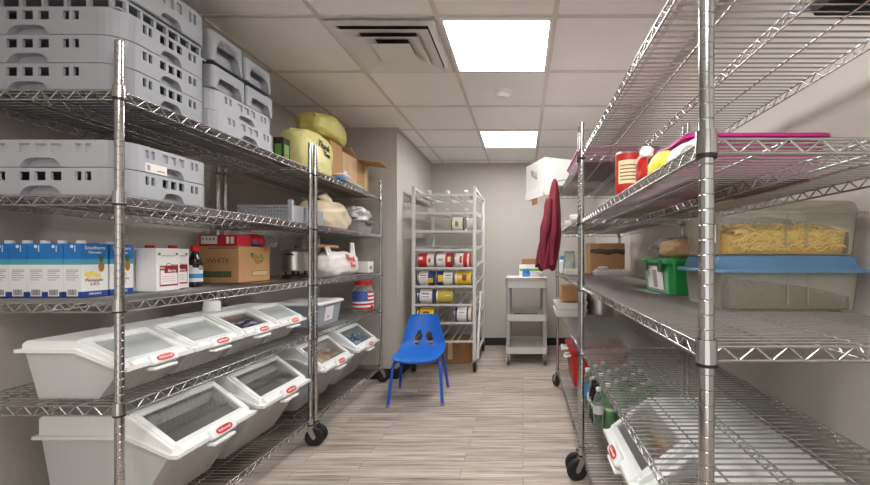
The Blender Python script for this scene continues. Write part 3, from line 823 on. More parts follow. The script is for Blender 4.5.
# ------------------------------------------------------------------ far left unit
t = thing('drink_box', 'small black and green box beside the yellow bag', 'box', (-1.46, 2.39, S(0)))
b = MB('print_black').box((-.03, -.035, 0), (.03, .035, .16), r=.002, seg=1).build('box_body', t)
p = MB('leaf'); p.box((-.02, -.0356, .03), (.02, -.035, .12)); p.box((.0300, -.022, .03), (.0306, .022, .12)); p.box((.0306, -.015, .05), (.0309, .015, .065), 'cap_red'); p.build('print_pattern', b)
t = thing('grocery_bag', 'full pale yellow plastic grocery bag with black lettering, beside the posts', 'plastic bag', (-1.468, 2.675, S(0)))
blob(MB(), .118, .185, .152, 'bag_yellow', 11, amp=.06, e=.55, base=.84, nu=56, nv=36, fine=.035).build('bag_body', t)
text('lettering', 'Thank', .062, (.124, -.01, .190), (0, 1, -.08), (0, 0, 1), 'print_black', t, shear=.3, ext=.002)
text('lettering', 'You', .050, (.124, .03, .142), (0, 1, -.08), (0, 0, 1), 'print_black', t, shear=.3, ext=.002)
n_ = MB('bag_yellow'); n_.tube([(-.03, -.13, .235), (-.02, -.15, .26), (.0, -.10, .27), (.02, -.06, .26)], .012, 8, radii=[.008, .013, .012, .006]); n_.build('tied_handle', t)
t, b = cbox('cardboard_box', 'tall brown cardboard box under the olive yellow bag, top shelf', (-1.53, 2.985, S(0)), .24, .19, .305, 'cardboard')
t = thing('grocery_bag', 'olive yellow plastic bag lying high on the box, nearest the ceiling', 'plastic bag', (-1.50, 2.95, S(0) + .309))
blob(MB(), .13, .20, .095, 'bag_olive', 17, amp=.10, e=.65, base=.8, nu=48, nv=30, fine=.05).build('bag_body', t)
nk = MB('bag_olive'); nk.tube([(.02, -.12, .10), (.05, -.17, .13), (.06, -.21, .125), (.07, -.225, .11)], .02, 8, radii=[.03, .022, .016, .005]); nk.build('tied_neck', t)
t, b = cbox('cardboard_box', 'tan cardboard box between the olive bag and the open box', (-1.55, 3.245, S(0)), .26, .27, .275, 'cardboard_pale')
p = MB('tape_tan').box((.1302, -.02, .05), (.1308, .02, .27)); p.box((.1302, -.11, .06), (.1308, -.05, .13), 'paper_white'); p.build('tape_strip', b)
w, d, h = .26, .25, .285
t = thing('cardboard_box', 'open brown cardboard box with one flap sticking out over the aisle', 'cardboard box', (-1.56, 3.525, S(0)))
m = MB('cardboard'); m.box((-w / 2, -d / 2, 0), (w / 2, d / 2, .004))
for lo, hi in (((-w / 2, -d / 2), (w / 2, -d / 2 + .004)), ((-w / 2, d / 2 - .004), (w / 2, d / 2)), ((-w / 2, -d / 2 + .004), (-w / 2 + .004, d / 2 - .004)), ((w / 2 - .004, -d / 2 + .004), (w / 2, d / 2 - .004))):
    m.box((lo[0], lo[1], .004), (hi[0], hi[1], h))
m.box((w / 2, .04, .02), (w / 2 + .0006, .09, h - .01), 'tape_tan'); m.build('box_body', t)
f = MB('cardboard'); f.x = Matrix.Translation((w / 2, 0, h)) @ Matrix.Rotation(math.radians(8), 4, 'Y'); f.box((0, -d / 2, -.004), (.20, d / 2, 0)); f.build('open_flap', t)
f = MB('cardboard_pale'); f.x = Matrix.Translation((0, -d / 2, h)) @ Matrix.Rotation(math.radians(62), 4, 'X'); f.box((-w / 2, -.0, 0), (w / 2, .004, .13)); f.build('raised_flap', t)
t = thing('plastic_wrap', 'crumpled clear plastic wrap poking out of the open cardboard box', 'plastic wrap', (-1.55, 3.53, S(0) + .15))
blob(MB(), .06, .065, .125, 'bag_cloud', 21, amp=.2, fine=.08).build('wrap_film', t)
for k, (y, z, lb) in enumerate(((2.945, 0, 'flat blue and white pouch at the shelf edge under the yellow bag'), (3.10, 0, 'flat grey and white pouch at the shelf edge beside the tan box'),
                              (3.02, .040, 'flat white pouch lying on top of the two pouches at shelf edge'), (3.26, 0, 'flat pale pouch at the shelf edge before the open box'))):
    t = thing('food_pouch', lb, 'pouch', (-1.376, y, S(0) + z), 0, 'pouches at the top shelf edge')
    o = packet_mesh(.075, .15, .034, ('label_blue', 'bag_silver', 'bag_white', 'pack_ice')[k], 'paper_white').build('pouch_body', t); o.location = (0, 0, .019)
    MB('print_grey').box((-.02, -.02, .0375), (.015, .02, .038)).build('print_pattern', t)
# second shelf
t = thing('grocery_bag', 'beige plastic bag slumped on the second shelf beyond the posts', 'plastic bag', (-1.525, 3.02, S(1)))
blob(MB(), .145, .25, .125, 'bag_beige', 31, amp=.14, e=.8, base=.7, nu=52, nv=30, fine=.05).build('bag_body', t)
nk = MB('bag_beige'); nk.tube([(.03, -.02, .21), (.04, -.07, .235), (.03, -.13, .232)], .03, 8, radii=[.045, .03, .008]); nk.build('tied_neck', t)
t = thing('bus_tub', 'shallow grey tub on the second shelf under the silvery bag', 'tub', (-1.59, 3.495, S(1)))
m = MB('grey_plastic'); m.loft([rr(.40, .25, .03, 0), rr(.44, .29, .04, .095), rr(.47, .32, .045, .097), rr(.47, .32, .045, .106), rr(.43, .28, .04, .106), rr(.39, .24, .03, .006)], None, True, True); m.build('tub_body', t)
hb = MB('grey_dark'); hb.box((.222, -.06, .075), (.236, .06, .092), r=.003); hb.build('handle', t)
t = thing('grocery_bag', 'crumpled silvery white bag heaped on the shallow grey tub', 'plastic bag', (-1.50, 3.52, S(1) + .109))
blob(MB(), .105, .12, .075, 'bag_silver', 37, amp=.3, e=.8, base=.6, fine=.12).build('bag_body', t)
blob(MB(), .05, .07, .04, 'bag_white', 39, amp=.3, c=(.05, -.02, .05)).build('white_fold', t)
# third shelf
t = thing('grocery_bag', 'white plastic bag with red script lettering on the third shelf', 'plastic bag', (-1.475, 3.13, S(2)))
blob(MB(), .105, .25, .10, 'bag_white', 41, amp=.10, e=.7, base=.8, nu=52, nv=30, fine=.04).build('bag_body', t)
hd = MB('bag_white')
def flap(cy, top, wd, lean):
    def fn(u, v):
        a = (u - .5) * 2
        return (.03 - .02 * v + .012 * math.sin(9 * u + 3 * v), cy + a * wd * (1 - .72 * v) + lean * v, .115 + (top - .115) * v - .02 * a * a * (1 - v))
    hd.grid(12, 10, fn)
flap(.20, .262, .09, .06); flap(-.15, .22, .08, -.03)
o = hd.build('bag_handle', t); s = o.modifiers.new('thick', 'SOLIDIFY'); s.thickness = .006; s.offset = 0
text('lettering', 'Thank', .066, (.110, -.01, .132), (0, 1, -.12), (-.25, 0, 1), 'bag_red', t, shear=.35, ext=.003)
text('lettering', 'You', .05, (.118, .02, .078), (0, 1, -.12), (-.1, 0, 1), 'bag_red', t, shear=.35, ext=.003)
t = thing('cardboard_tube', 'brown cardboard tube lying over the top of the white bag', 'cardboard tube', (-1.50, 2.98, 1.258))
MB('cardboard').lathe([(.010, -.13), (.012, -.13), (.012, .21), (.010, .21), (.010, -.13)], 16, (0, 0, 0), 'y').build('tube_body', t)
MB('cardboard_dark').lathe([(.0001, -.131), (.0105, -.131), (.0105, -.128), (.0001, -.128)], 16, (0, 0, 0), 'y').build('end_plug', t)
t, b = cbox('paper_box', 'small plain white box at the far end of third shelf', (-1.43, 3.57, S(2)), .11, .13, .10, 'paper_white', cat='box')
p = MB('print_grey').box((.0552, -.03, .03), (.0556, .03, .06)); p.build('print_pattern', b)
# fourth shelf
t = thing('storage_tub', 'pale blue see-through tub with white lid, fourth shelf beyond the posts', 'tub', (-1.56, 2.86, S(3)))
m = MB('tub_ice'); m.loft([rr(.30, .33, .03, 0), rr(.345, .375, .04, .150)], None, True, False); m.build('tub_body', t)
m = MB('lid_white'); m.loft([rr(.365, .395, .04, .150), rr(.375, .405, .045, .150), rr(.375, .405, .045, .160), rr(.35, .38, .04, .168)], None, True, True); m.build('lid', t)
p = MB('label_white'); p.x = Matrix.Translation((.163, -.02, .075)) @ Matrix.Rotation(math.radians(-8.5), 4, 'Y') ; p.x = Matrix.Translation((.1655, -.02, .08)) @ Matrix.Rotation(math.radians(8.5), 4, 'Y'); p.box((0, -.06, -.05), (.001, .06, .05)); p.box((.001, -.02, -.03), (.0016, .0, -.015), 'print_grey'); p.build('label_sheet', t)
blob(MB(), .12, .13, .06, 'pack_blue', 43, c=(0, 0, .004)).build('contents', t)
t = thing('drink_dispenser', 'clear jar with flag pattern, red lid and red tap, fourth shelf', 'jar', (-1.435, 3.545, S(3)))
R = .090
MB('pet').lathe([(0, 0), (R - .006, 0), (R, .008), (R, .18), (R - .012, .205), (.066, .222), (.066, .235)], 36).build('jar_body', t)
MB('cap_red').lathe([(.0001, .268), (.068, .268), (.073, .264), (.074, .232), (.068, .232), (.068, .26), (.0001, .26)], 36).build('lid', t)
m = MB('flag_red'); a0, a1 = math.radians(-140), math.radians(60)
for k in range(9):
    z = .020 + k * .0175
    m.lathe([(R + .0008, z), (R + .0008, z + .0175)], 26, mat='flag_red' if k % 2 == 0 else 'label_white', a0=a0, a1=a1)
m.lathe([(R + .0014, .020 + 4 * .0175), (R + .0014, .020 + 9 * .0175)], 12, mat='flag_blue', a0=a0, a1=math.radians(-42))
for i in range(5):
    for j in range(4):
        a = math.radians(-130 + 19 * i + 9 * (j % 2)); m.box((.0918 * math.cos(a) - .002, .0918 * math.sin(a) - .002, .104 + j * .017), (.0918 * math.cos(a) + .002, .0918 * math.sin(a) + .002, .108 + j * .017), 'label_white')
m.build('flag_print', t)
m = MB('cap_red'); a = math.radians(-30); ca, sa = math.cos(a), math.sin(a)
m.rod((R * ca, R * sa, .03), ((R + .035) * ca, (R + .035) * sa, .03), .010, 12); m.rod(((R + .026) * ca, (R + .026) * sa, .008), ((R + .026) * ca, (R + .026) * sa, .055), .009, 12)
m.build('tap', t)

# ------------------------------------------------------------------ blue chair
t = thing('school_chair', 'blue plastic school chair with blue tube legs on the plank floor', 'chair', (-.868, 3.33, 0), math.radians(5))
prof = [(-.205, .335, .335), (-.212, .352, .355), (-.195, .365, .372), (-.14, .364, .385), (-.05, .354, .392), (.05, .350, .392), (.12, .356, .392), (.165, .375, .392), (.190, .405, .388), (.205, .445, .370),
        (.215, .49, .340), (.225, .54, .310), (.235, .59, .285), (.243, .63, .268), (.247, .650, .245), (.248, .660, .19)]
def chair_pt(u, v):
    k = v * (len(prof) - 1); i = min(int(k), len(prof) - 2); f = k - i
    y, z, w = (prof[i][j] * (1 - f) + prof[i + 1][j] * f for j in range(3))
    a = 2 * u - 1
    curl = abs(a) ** 2.4
    if v < .45: z += .022 * curl - .004 * (1 - curl)
    else: y -= .035 * curl * min(1, (v - .45) * 6); 
    return (a * w / 2, y, z)
def chair_hole(u, v):
    x, y, z = chair_pt(u, v)
    if v < .5: return False
    for s in (-1, 1):
        dx = (x - s * .050) + s * (z - .458) * .20; dz = z - .458
        if (dx / (.026 - .08 * dz)) ** 2 + (dz / .062) ** 2 < 1: return True
    return False
m = MB('chair_blue'); m.grid(36, 60, chair_pt, skip=chair_hole)
o = m.build('seat_shell', t)
md = o.modifiers.new('thick', 'SOLIDIFY'); md.thickness = .008; md.offset = 0
md = o.modifiers.new('smooth', 'SUBSURF'); md.levels = 1; md.render_levels = 2
for sx in (-1, 1):
    l = MB('chair_leg'); l.tube([(sx * .12, -.02, .338), (sx * .155, -.11, .338), (sx * .178, -.145, .325), (sx * .188, -.162, .29), (sx * .21, -.218, .016)], .0125, 12); lg = l.build('leg', t)
    g = MB('steel'); g.lathe([(0, 0), (.015, 0), (.016, .012), (.013, .020), (.0, .02)], 14, (sx * .211, -.220, 0)); g.build('foot_glide', lg)
    l = MB('chair_leg'); l.tube([(sx * .12, .0, .336), (sx * .15, .09, .338), (sx * .172, .125, .325), (sx * .182, .145, .29), (sx * .21, .212, .016)], .0125, 12); lg = l.build('leg', t)
    g = MB('steel'); g.lathe([(0, 0), (.015, 0), (.016, .012), (.013, .020), (.0, .02)], 14, (sx * .211, .214, 0)); g.build('foot_glide', lg)
for yb in (-.04, .03): MB('chair_leg').tube([(-.125, yb, .336), (0, yb, .336), (.125, yb, .336)], .011, 10).build('seat_brace', t)

# ------------------------------------------------------------------ can rack
RKX0, RKX1, RKY0, RKY1 = -1.115, -.495, 4.03, 4.90
cx = (RKX0 + RKX1) / 2; hw = (RKX1 - RKX0) / 2
t = thing('can_rack', 'tall wheeled aluminium can rack with sloping tracks against the back wall', 'can rack', (cx, RKY0, 0))
D = RKY1 - RKY0
for sx in (-1, 1):
    for y in (0, D):
        m = MB('alu_white'); m.box((sx * hw - .018, y - .014, .12), (sx * hw + .018, y + .014, 1.895), r=.004); m.build('post', t)
        c = MB('steel'); c.box((sx * hw - .022, y - .022, .108), (sx * hw + .022, y + .022, .12)); c.prism([(y - .015, .11), (y + .02, .11), (y + .03, .05), (y + .01, .04)], sx * hw - .022, sx * hw - .018, 'x'); c.prism([(y - .015, .11), (y + .02, .11), (y + .03, .05), (y + .01, .04)], sx * hw + .018, sx * hw + .022, 'x'); co = c.build('caster', t)
        MB('black_rubber').lathe([(.0001, -.014), (.045, -.014), (.05, -.009), (.05, .009), (.045, .014), (.0001, .014)], 22, (sx * hw, y + .02, .05), 'x').build('wheel', co)
    for z in (.14, 1.86):
        m = MB('alu_white'); m.box((sx * hw - .014, .014, z), (sx * hw + .014, D - .014, z + .028), r=.003); m.build('side_rail', t)
zk = [1.795 - .187 * k for k in range(9)]
lanes = (-.19, 0, .19)
for k, z in enumerate(zk):
    m = MB('alu_white')
    m.box((-hw + .018, -.006, z + .002), (hw - .018, .006, z + .024), r=.002)
    f = m.build('front_rail', t)
    m = MB('alu_white'); m.box((-hw + .018, D - .006, z + .05), (hw - .018, D + .006, z + .08), r=.002); m.build('rear_rail', t)
    for lx_ in lanes:
        for s in (-1, 1):
            m = MB('alu')
            m.x = Matrix.Identity(4); a = lx_ + s * .062
            m.prism([(.006, z + .002), (D - .006, z + .052), (D - .006, z + .060), (.006, z + .010)], a - .011, a + .011, 'x')
            m.prism([(.006, z - .010), (D - .006, z + .040), (D - .006, z + .052), (.006, z + .002)], a - .0015, a + .0015, 'x')
            m.build('track', f)
    for s in (-1, 1):
        m = MB('alu_white'); m.prism([(.014, z + .01), (D - .014, z + .06), (D - .014, z + .085), (.014, z + .035)], s * hw - .006, s * hw + .006, 'x')
        m.build('side_guide', f)
    if k < 2:
        for lx_ in lanes:
            m = MB('alu_white'); m.lathe([(.0001, -.018), (.02, -.018), (.022, 0), (.02, .018), (.0001, .018)], 14, (lx_ + .03, .03, z + .045), 'x'); m.build('can_stop', f)
m = MB('alu_white'); m.tube([(hw + .035, -.03, .14), (hw + .035, .05, .40), (hw + .035, .26, .80)], .018, 4); m.rod((hw, .03, .30), (hw + .035, .03, .30), .008, 8); m.rod((hw, .2, .69), (hw + .035, .2, .69), .008, 8); m.build('loading_bar', t)
# cans lying on the tracks
CR, CL = .0765, .174
def can(label, lane, k, bands, ln=CL, y=.012, group='large food cans on the rack', x=None, patch=None):
    zc = zk[k] + .010 + .050 * (y + CR) / D
    t = thing('food_can', label, 'can', (cx + (lanes[lane] if x is None else x), RKY0 + y + CR, zc + .001), 0, group)
    m = MB('can_metal'); h = ln / 2
    m.lathe([(.0001, -h + .004), (CR - .006, -h + .004), (CR - .004, -h), (CR, -h + .002), (CR - .001, -h + .005), (CR - .0015, h - .005), (CR, h - .002), (CR - .004, h), (CR - .006, h - .004), (.0001, h - .004)], 32, (0, 0, CR), 'x')
    b = m.build('can_body', t)
    m = MB('can_white'); x0 = -h + .006; L = ln - .012
    for p, q, c in bands: m.lathe([(CR - .0006, x0 + L * p), (CR - .0006, x0 + L * q)], 32, (0, 0, CR), 'x', c)
    if patch:
        for p, q, a, bb, c in patch:
            m.lathe([(CR - .0002, x0 + L * p), (CR - .0002, x0 + L * q)], 10, (0, 0, CR), 'x', c, math.radians(a), math.radians(bb))
    m.build('can_label', t)
    return t
# angles on axis x: 180 deg faces the aisle (-y), 90 up
can('can with red end and white half, rack row below the two odd cans', 0, 4, ((0, .55, 'can_red'), (.55, 1, 'can_white')), patch=((.66, .8, 165, 195, 'can_red'), (.08, .3, 150, 175, 'can_cream')))
can('middle can of the red and white row, white towards the wall corner', 1, 4, ((0, .55, 'can_white'), (.55, 1, 'can_red')), patch=((.7, .88, 150, 190, 'can_cream'), (.1, .4, 170, 180, 'print_grey')))
can('can of the red and white row at the back-wall end with red patches', 2, 4, ((0, .5, 'can_white'), (.5, .75, 'can_red'), (.75, .88, 'can_white'), (.88, 1, 'can_red')), patch=((.28, .42, 145, 200, 'can_red'),))
can('can with white and blue label and yellow picture, second full row', 0, 5, ((0, .06, 'can_blue'), (.06, .62, 'can_white'), (.62, 1, 'can_blue')), patch=((.62, .95, 175, 215, 'can_yellow'), (.15, .5, 150, 158, 'can_blue'), (.15, .5, 170, 176, 'print_grey')))
can('can with blue end, round yellow picture and white end, second full row', 1, 5, ((0, .42, 'can_blue'), (.42, 1, 'can_white')), patch=((.1, .42, 150, 205, 'can_yellow'), (.55, .9, 150, 158, 'can_blue'), (.55, .9, 172, 178, 'print_grey')))
can('yellow can with brown picture at the end of second full row', 2, 5, ((0, .12, 'can_cream'), (.12, 1, 'can_yellow')), patch=((.45, .72, 145, 195, 'can_brown'), (.16, .4, 160, 175, 'can_cream')))
can('white can with blue edges, alone with the olive yellow can', 0, 6, ((0, .1, 'can_blue'), (.1, .88, 'can_white'), (.88, 1, 'can_blue')), patch=((.25, .7, 150, 160, 'can_blue'), (.25, .7, 175, 182, 'print_grey')))
can('olive yellow can beside the white can with blue edges', 1, 6, ((0, .08, 'can_cream'), (.08, 1, 'can_olive')), patch=((.12, .45, 150, 185, 'can_yellow'), (.55, .9, 165, 172, 'can_cream')))
can('yellow can showing just above the blue chair', 0, 7, ((0, .1, 'can_brown'), (.1, 1, 'can_yellow')), patch=((.3, .7, 150, 165, 'can_brown'),))
can('white can with dark blue edges, lowest can on the rack', 2, 7, ((0, .12, 'can_blue'), (.12, .72, 'can_white'), (.72, .82, 'can_blue'), (.82, 1, 'can_cream')), patch=((.25, .6, 155, 162, 'print_grey'),))
can('pale labelled can alone near the top of the rack', 2, 2, ((0, .08, 'can_brown'), (.08, .88, 'can_white'), (.88, 1, 'can_brown')), ln=.145, x=.135, patch=((.3, .55, 160, 200, 'can_green'),))
can('pale can half hidden behind the topmost can on the rack', 2, 2, ((0, .12, 'can_brown'), (.12, .3, 'can_yellow'), (.3, 1, 'can_white')), ln=.145, x=.210, y=.175)
t, b = cbox('cardboard_box', 'brown cardboard box on the floor under the can rack', (-.80, 4.55, .001), .46, .42, .24, 'cardboard_dark')
MB('tape_tan').box((-.025, -.2112, .05), (.025, -.2104, .238)).build('tape_strip', b)

# ------------------------------------------------------------------ grey utility cart
t = thing('utility_cart', 'grey plastic three-shelf utility cart against the back wall', 'cart', (.038, 4.60, 0))
w, d = .462, .64
def tray(z, lip, nm, fl=.45):
    m = MB('cart_grey')
    o_ = [rr(w - .012, d - .012, .03, z), rr(w, d, .035, z + lip), rr(w - .03, d - .03, .025, z + lip), rr(w - .04, d - .04, .025, z + lip * fl)]
    m.loft(o_, None, True, True); m.build(nm, t)
tray(.838, .105, 'top_tray', .86); tray(.478, .072, 'middle_tray'); tray(.122, .070, 'bottom_tray')
for sx in (-1, 1):
    for sy in (-1, 1):
        x0, y0 = sx * (w / 2 - .032), sy * (d / 2 - .04)
        m = MB('cart_post'); m.box((x0 - .022, y0 - .028, .19), (x0 + .022, y0 + .028, .478), r=.006); m.box((x0 - .022, y0 - .028, .55), (x0 + .022, y0 + .028, .838), r=.006); m.build('leg', t)
        c = MB('steel'); c.rod((x0, y0, .108), (x0, y0, .122), .012, 10); c.box((x0 - .02, y0 - .024, .102), (x0 + .02, y0 + .02, .112)); c.prism([(y0 - .02, .105), (y0 + .012, .105), (y0 - .014, .045), (y0 - .03, .05)], x0 - .020, x0 - .017, 'x'); c.prism([(y0 - .02, .105), (y0 + .012, .105), (y0 - .014, .045), (y0 - .03, .05)], x0 + .017, x0 + .020, 'x'); co = c.build('caster', t)
        m = MB('grey_dark'); m.lathe([(.0001, -.015), (.036, -.015), (.05, -.010), (.05, .010), (.036, .015), (.0001, .015)], 20, (x0, y0 + sy * -.0 - .022, .05), 'x'); m.build('wheel', co)
m = MB('cart_grey'); m.tube([(-w / 2 + .02, -d / 2 + .03, .925), (-w / 2 + .02, -d / 2 - .02, .945), (-w / 2 + .05, -d / 2 - .045, .95), (w / 2 - .05, -d / 2 - .045, .95), (w / 2 - .02, -d / 2 - .02, .945), (w / 2 - .02, -d / 2 + .03, .925)], .012, 10); m.build('push_handle', t)
ct0 = .929
t = thing('soap_bottle', 'blue pump soap bottle standing on top of the grey cart', 'bottle', (.035, 4.42, ct0))
MB('soap_blue').lathe([(0, 0), (.036, 0), (.040, .005), (.040, .085), (.030, .105), (.014, .112), (0, .112)], 22).build('bottle_body', t)
m = MB('white'); m.lathe([(.014, .11), (.014, .125), (.006, .127), (.006, .15), (0, .15)], 14); m.box((-.008, -.04, .148), (.008, .012, .158), r=.003); m.build('pump', t)
MB('label_blue').lathe([(.0406, .025), (.0406, .07)], 14, a0=math.radians(-150), a1=math.radians(-40)).build('bottle_label', t)
t, b = cbox('wipes_box', 'white box with green stripe at the back of the grey cart', (.09, 4.80, ct0), .27, .13, .155, 'paper_white', cat='box')
p = MB('leaf').box((-.13, -.0656, .075), (.13, -.065, .105)); p.box((-.1, -.0656, .03), (.04, -.065, .05), 'print_grey'); p.build('print_pattern', b)
t, b = cbox('cardboard_box', 'brown cardboard box lying on the striped white box on the cart', (.10, 4.815, ct0 + .157), .23, .10, .062, 'cardboard_dark')
t = thing('plastic_cover', 'grey domed plastic cover on top of the grey cart', 'cover', (.135, 4.57, ct0))
MB('grey_plastic').lathe([(.085, 0), (.09, .004), (.085, .035), (.06, .065), (.03, .078), (0, .081)], 28).build('dome', t)
MB('grey_dark').lathe([(.088, .0), (.098, .0), (.098, .006), (.088, .006)], 28).build('rim', t)
t = thing('paper_stack', 'white papers lying flat on top of the grey cart', 'paper', (-.055, 4.45, ct0 + .0005))
MB('paper_white').box((-.09, -.12, 0), (.085, .12, .004)).build('lower_sheet', t)
m = MB('paper_white'); m.x = Matrix.Rotation(.3, 4, 'Z'); m.box((-.07, -.10, .0042), (.07, .10, .006)); m.box((-.05, -.06, .006), (.04, .04, .0062), 'print_grey'); m.build('upper_sheet', t)
t = thing('hand_tool', 'dark hand tool lying on the middle shelf of the grey cart', 'tool', (.02, 4.46, .512))
MB('grey_dark').tube([(-.12, -.03, .018), (-.06, -.02, .020), (.03, 0, .016), (.15, .03, .014)], .012, 8, radii=[.016, .014, .012, .008]).build('handle', t)
MB('rust').box((-.10, .0, 0), (.14, .07, .012), r=.003).build('blade', t)

# ------------------------------------------------------------------ right-hand shelves
def tubring(w, d, r, z): return rr(w, d, r, z, n=6)
def food_tub(label, loc, body, lidm, w, d, h, lidh, rim=.016, lname='lid'):
    t = thing('food_tub', label, 'food storage bin', loc, 0, 'long clear food bins')
    m = MB(body); m.loft([tubring(w * .93, d * .93, .03, 0), tubring(w * .95, d * .95, .035, .012), tubring(w, d, .04, h)], None, True, False, True)
    b = m.build('tub_body', t); s = b.modifiers.new('thick', 'SOLIDIFY'); s.thickness = .0022; s.offset = -1
    for k in (-.04, .10):
        m = MB(body); m.box((w * k - .0015, -d / 2 * .985 - .001, .02), (w * k + .0015, -d / 2 * .955 + .004, h - .004)); m.build('divider_rib', b)
    m = MB(lidm); e = .045
    m.loft([tubring(w + e, d + e * .6, .045, h - .008), tubring(w + e, d + e * .6, .045, h + .002), tubring(w + .006, d + .006, .042, h + .003), tubring(w - .01, d - .01, .04, h + lidh - .006), tubring(w - .026, d - .026, .035, h + lidh)], None, False, True, True)
    m.build(lname, t)
    return t
TX, TY = .735, 1.205
tw, td = .395, .27
b1 = food_tub('clear bin of rice with blue lid, under the pasta bin', (TX, TY, S(2)), 'tub_clear', 'tub_blue', tw, td, .112, .038)
zz = S(2) + .112 + .038 + .002
b2 = food_tub('clear bin of egg noodles stacked on the blue lidded rice bin', (TX, TY + .004, zz), 'tub_clear', 'tub_clear', tw, td, .116, .034)
MB('paper_white').box((-tw / 2 * .99 - .0035, -.10, .035), (-tw / 2 * .965 - .002, -.05, .085)).build('price_label', b2)
# rice and noodles
def fill(mb, w, d, h, m, amp, seed):
    n = 30
    def fn(u, v):
        x = (u - .5) * w; y = (v - .5) * d
        kx = 1 - .07 * abs(2 * y / d) ** 6; ky = 1 - .09 * abs(2 * x / w) ** 8
        return (x * kx, y * ky, h + amp * noise.noise(Vector((x * 14 + seed, y * 14, 0))) + amp * .5 * noise.noise(Vector((x * 60 + seed, y * 60, 0))) - .25 * abs(x) * amp * 8)
    mb.grid(n, n, fn, m)
    e = [fn(i / n, 0) for i in range(n + 1)] + [fn(1, j / n) for j in range(1, n + 1)] + [fn(1 - i / n, 1) for i in range(1, n + 1)] + [fn(0, 1 - j / n) for j in range(1, n)]
    mb.loft([[(p[0] * .955, p[1] * .955, 0) for p in e], e], m, True, False)
m = MB(); fill(m, tw * .91, td * .91, .092, 'rice', .010, 4)
tag(m.build('rice', None, (TX, TY, S(2) + .004)), 'pale rice filling the clear bin under the blue lid', 'rice', kind='stuff')
m = MB(); fill(m, tw * .90, td * .88, .062, 'noodle_gap_shade', .014, 9)  # darker fill colour paints the shade in gaps between strands
rnd = random.Random(3)
def twist(px, py, pz):
    a = rnd.uniform(0, PI); ph = rnd.uniform(0, 6); L = rnd.uniform(.022, .036); tl = rnd.uniform(-.5, .5)
    pts = []
    for i in range(7):
        s = (i / 6 - .5) * L
        pts.append((px + s * math.cos(a) + .003 * math.sin(ph + i * 1.7), py + s * math.sin(a) * .4 , pz + s * tl + .003 * math.cos(ph + i * 1.7)))
    m.tube(pts, .0024, 5, 'noodle')
for i in range(330):
    twist(rnd.uniform(-.155, .155), rnd.uniform(-.11, .09), .066 + rnd.uniform(0, .016))
for i in range(210):
    m.x = Matrix.Identity(4)
    x, z = rnd.uniform(-.148, .148), rnd.uniform(.010, .068)
    a = rnd.uniform(-1.2, 1.2); L = rnd.uniform(.02, .034); ph = rnd.uniform(0, 6)
    m.tube([(x + (i_ / 5 - .5) * L * math.cos(a), -.1185 + .0012 * math.sin(ph + i_), z + (i_ / 5 - .5) * L * math.sin(a) * .6 + .002 * math.cos(ph + 1.6 * i_)) for i_ in range(6)], .0024, 5, 'noodle')
tag(m.build('egg_noodles', None, (TX, TY + .004, zz + .004)), 'yellow egg noodles filling the upper clear bin', 'noodles', kind='stuff')

# green tub with a bag of cereal on its lid
t = thing('storage_tub', 'green plastic tub with dark latches beside the rice bin', 'tub', (.672, 1.68, S(2)))
m = MB('green_tub'); m.loft([tubring(.20, .31, .025, 0), tubring(.225, .345, .03, .122)], None, True, False, False); b = m.build('tub_body', t)
m = MB('green_tub'); m.loft([tubring(.235, .355, .03, .120), tubring(.245, .365, .035, .120), tubring(.245, .365, .035, .132), tubring(.22, .34, .03, .140)], None, True, True); m.build('lid', t)
p = MB('paper_white'); X = Matrix.Translation((-.1075, 0, .062)) @ Matrix.Rotation(math.radians(-5.8), 4, 'Y'); p.x = X
p.box((-.0018, -.09, -.05), (-.0008, .10, .045)); p.box((-.0024, -.02, -.045), (-.0018, .03, .03), 'print_grey'); p.build('label_sheet', b)
for y in (-.09, .09): MB('green_dark').box((-.126, y - .02, .085), (-.1185, y + .02, .134), r=.003).build('latch', t)
t = thing('cereal_bag', 'clear bag of brown cereal lying on the green tub', 'bag of cereal', (.675, 1.67, S(2) + .1425))
blob(MB(), .088, .125, .044, 'cereal', 51, amp=.10, c=(.004, -.03, .002), fine=.08).build('cereal', t)
blob(MB(), .105, .165, .050, 'wrap', 52, amp=.14, fine=.06).build('bag_film', t)
m = MB('bag_cloud'); 
def fn(u, v): return (-.02 + (u - .5) * .16 * (1 - .3 * v), .13 + v * .11, .05 - .018 * v + .012 * math.sin(14 * u) * v)
m.grid(16, 8, fn); o = m.build('gathered_end', t); s = o.modifiers.new('thick', 'SOLIDIFY'); s.thickness = .004

# far right shelf C: brown box, egg tray, clear canister, white packets
t, b = cbox('cardboard_box', 'brown cardboard box with dark tape band on the third shelf', (.70, 3.40, S(2)), .285, .26, .255, 'cardboard')
MB('tape_dark').box((-.1432, -.1312, .175), (.1432, -.1302, .205)).build('tape_band', b)
m = MB('tape_dark'); m.grid(20, 3, lambda u, v: (-.10 + .24 * u, -.1318 - .003 * abs(math.sin(9 * u)), .165 + .04 * v + .006 * math.sin(11 * u))); o = m.build('torn_wrap', b); s = o.modifiers.new('thick', 'SOLIDIFY'); s.thickness = .003
t = thing('egg_tray', 'white foam egg tray lying in front of the brown taped box', 'tray', (.705, 3.175, S(2)))
m = MB('paper_white'); m.loft([rr(.27, .13, .015, 0), rr(.285, .145, .02, .022), rr(.285, .145, .02, .028), rr(.27, .13, .015, .028)], None, True, True); m.build('tray_body', t)
for i in range(6):
    for j in range(2): MB('paper_white').lathe([(.017, .028), (.015, .038), (.008, .043), (.0001, .044)], 12, (-.11 + .044 * i, -.03 + .06 * j, 0)).build('egg_cup', t)
MB('paper_white').box((-.10, -.03, .0445), (-.03, .03, .066), r=.006).build('napkin', t)
t = thing('clear_canister', 'tall clear canister beside the brown taped box', 'canister', (.395, 3.36, S(2)))
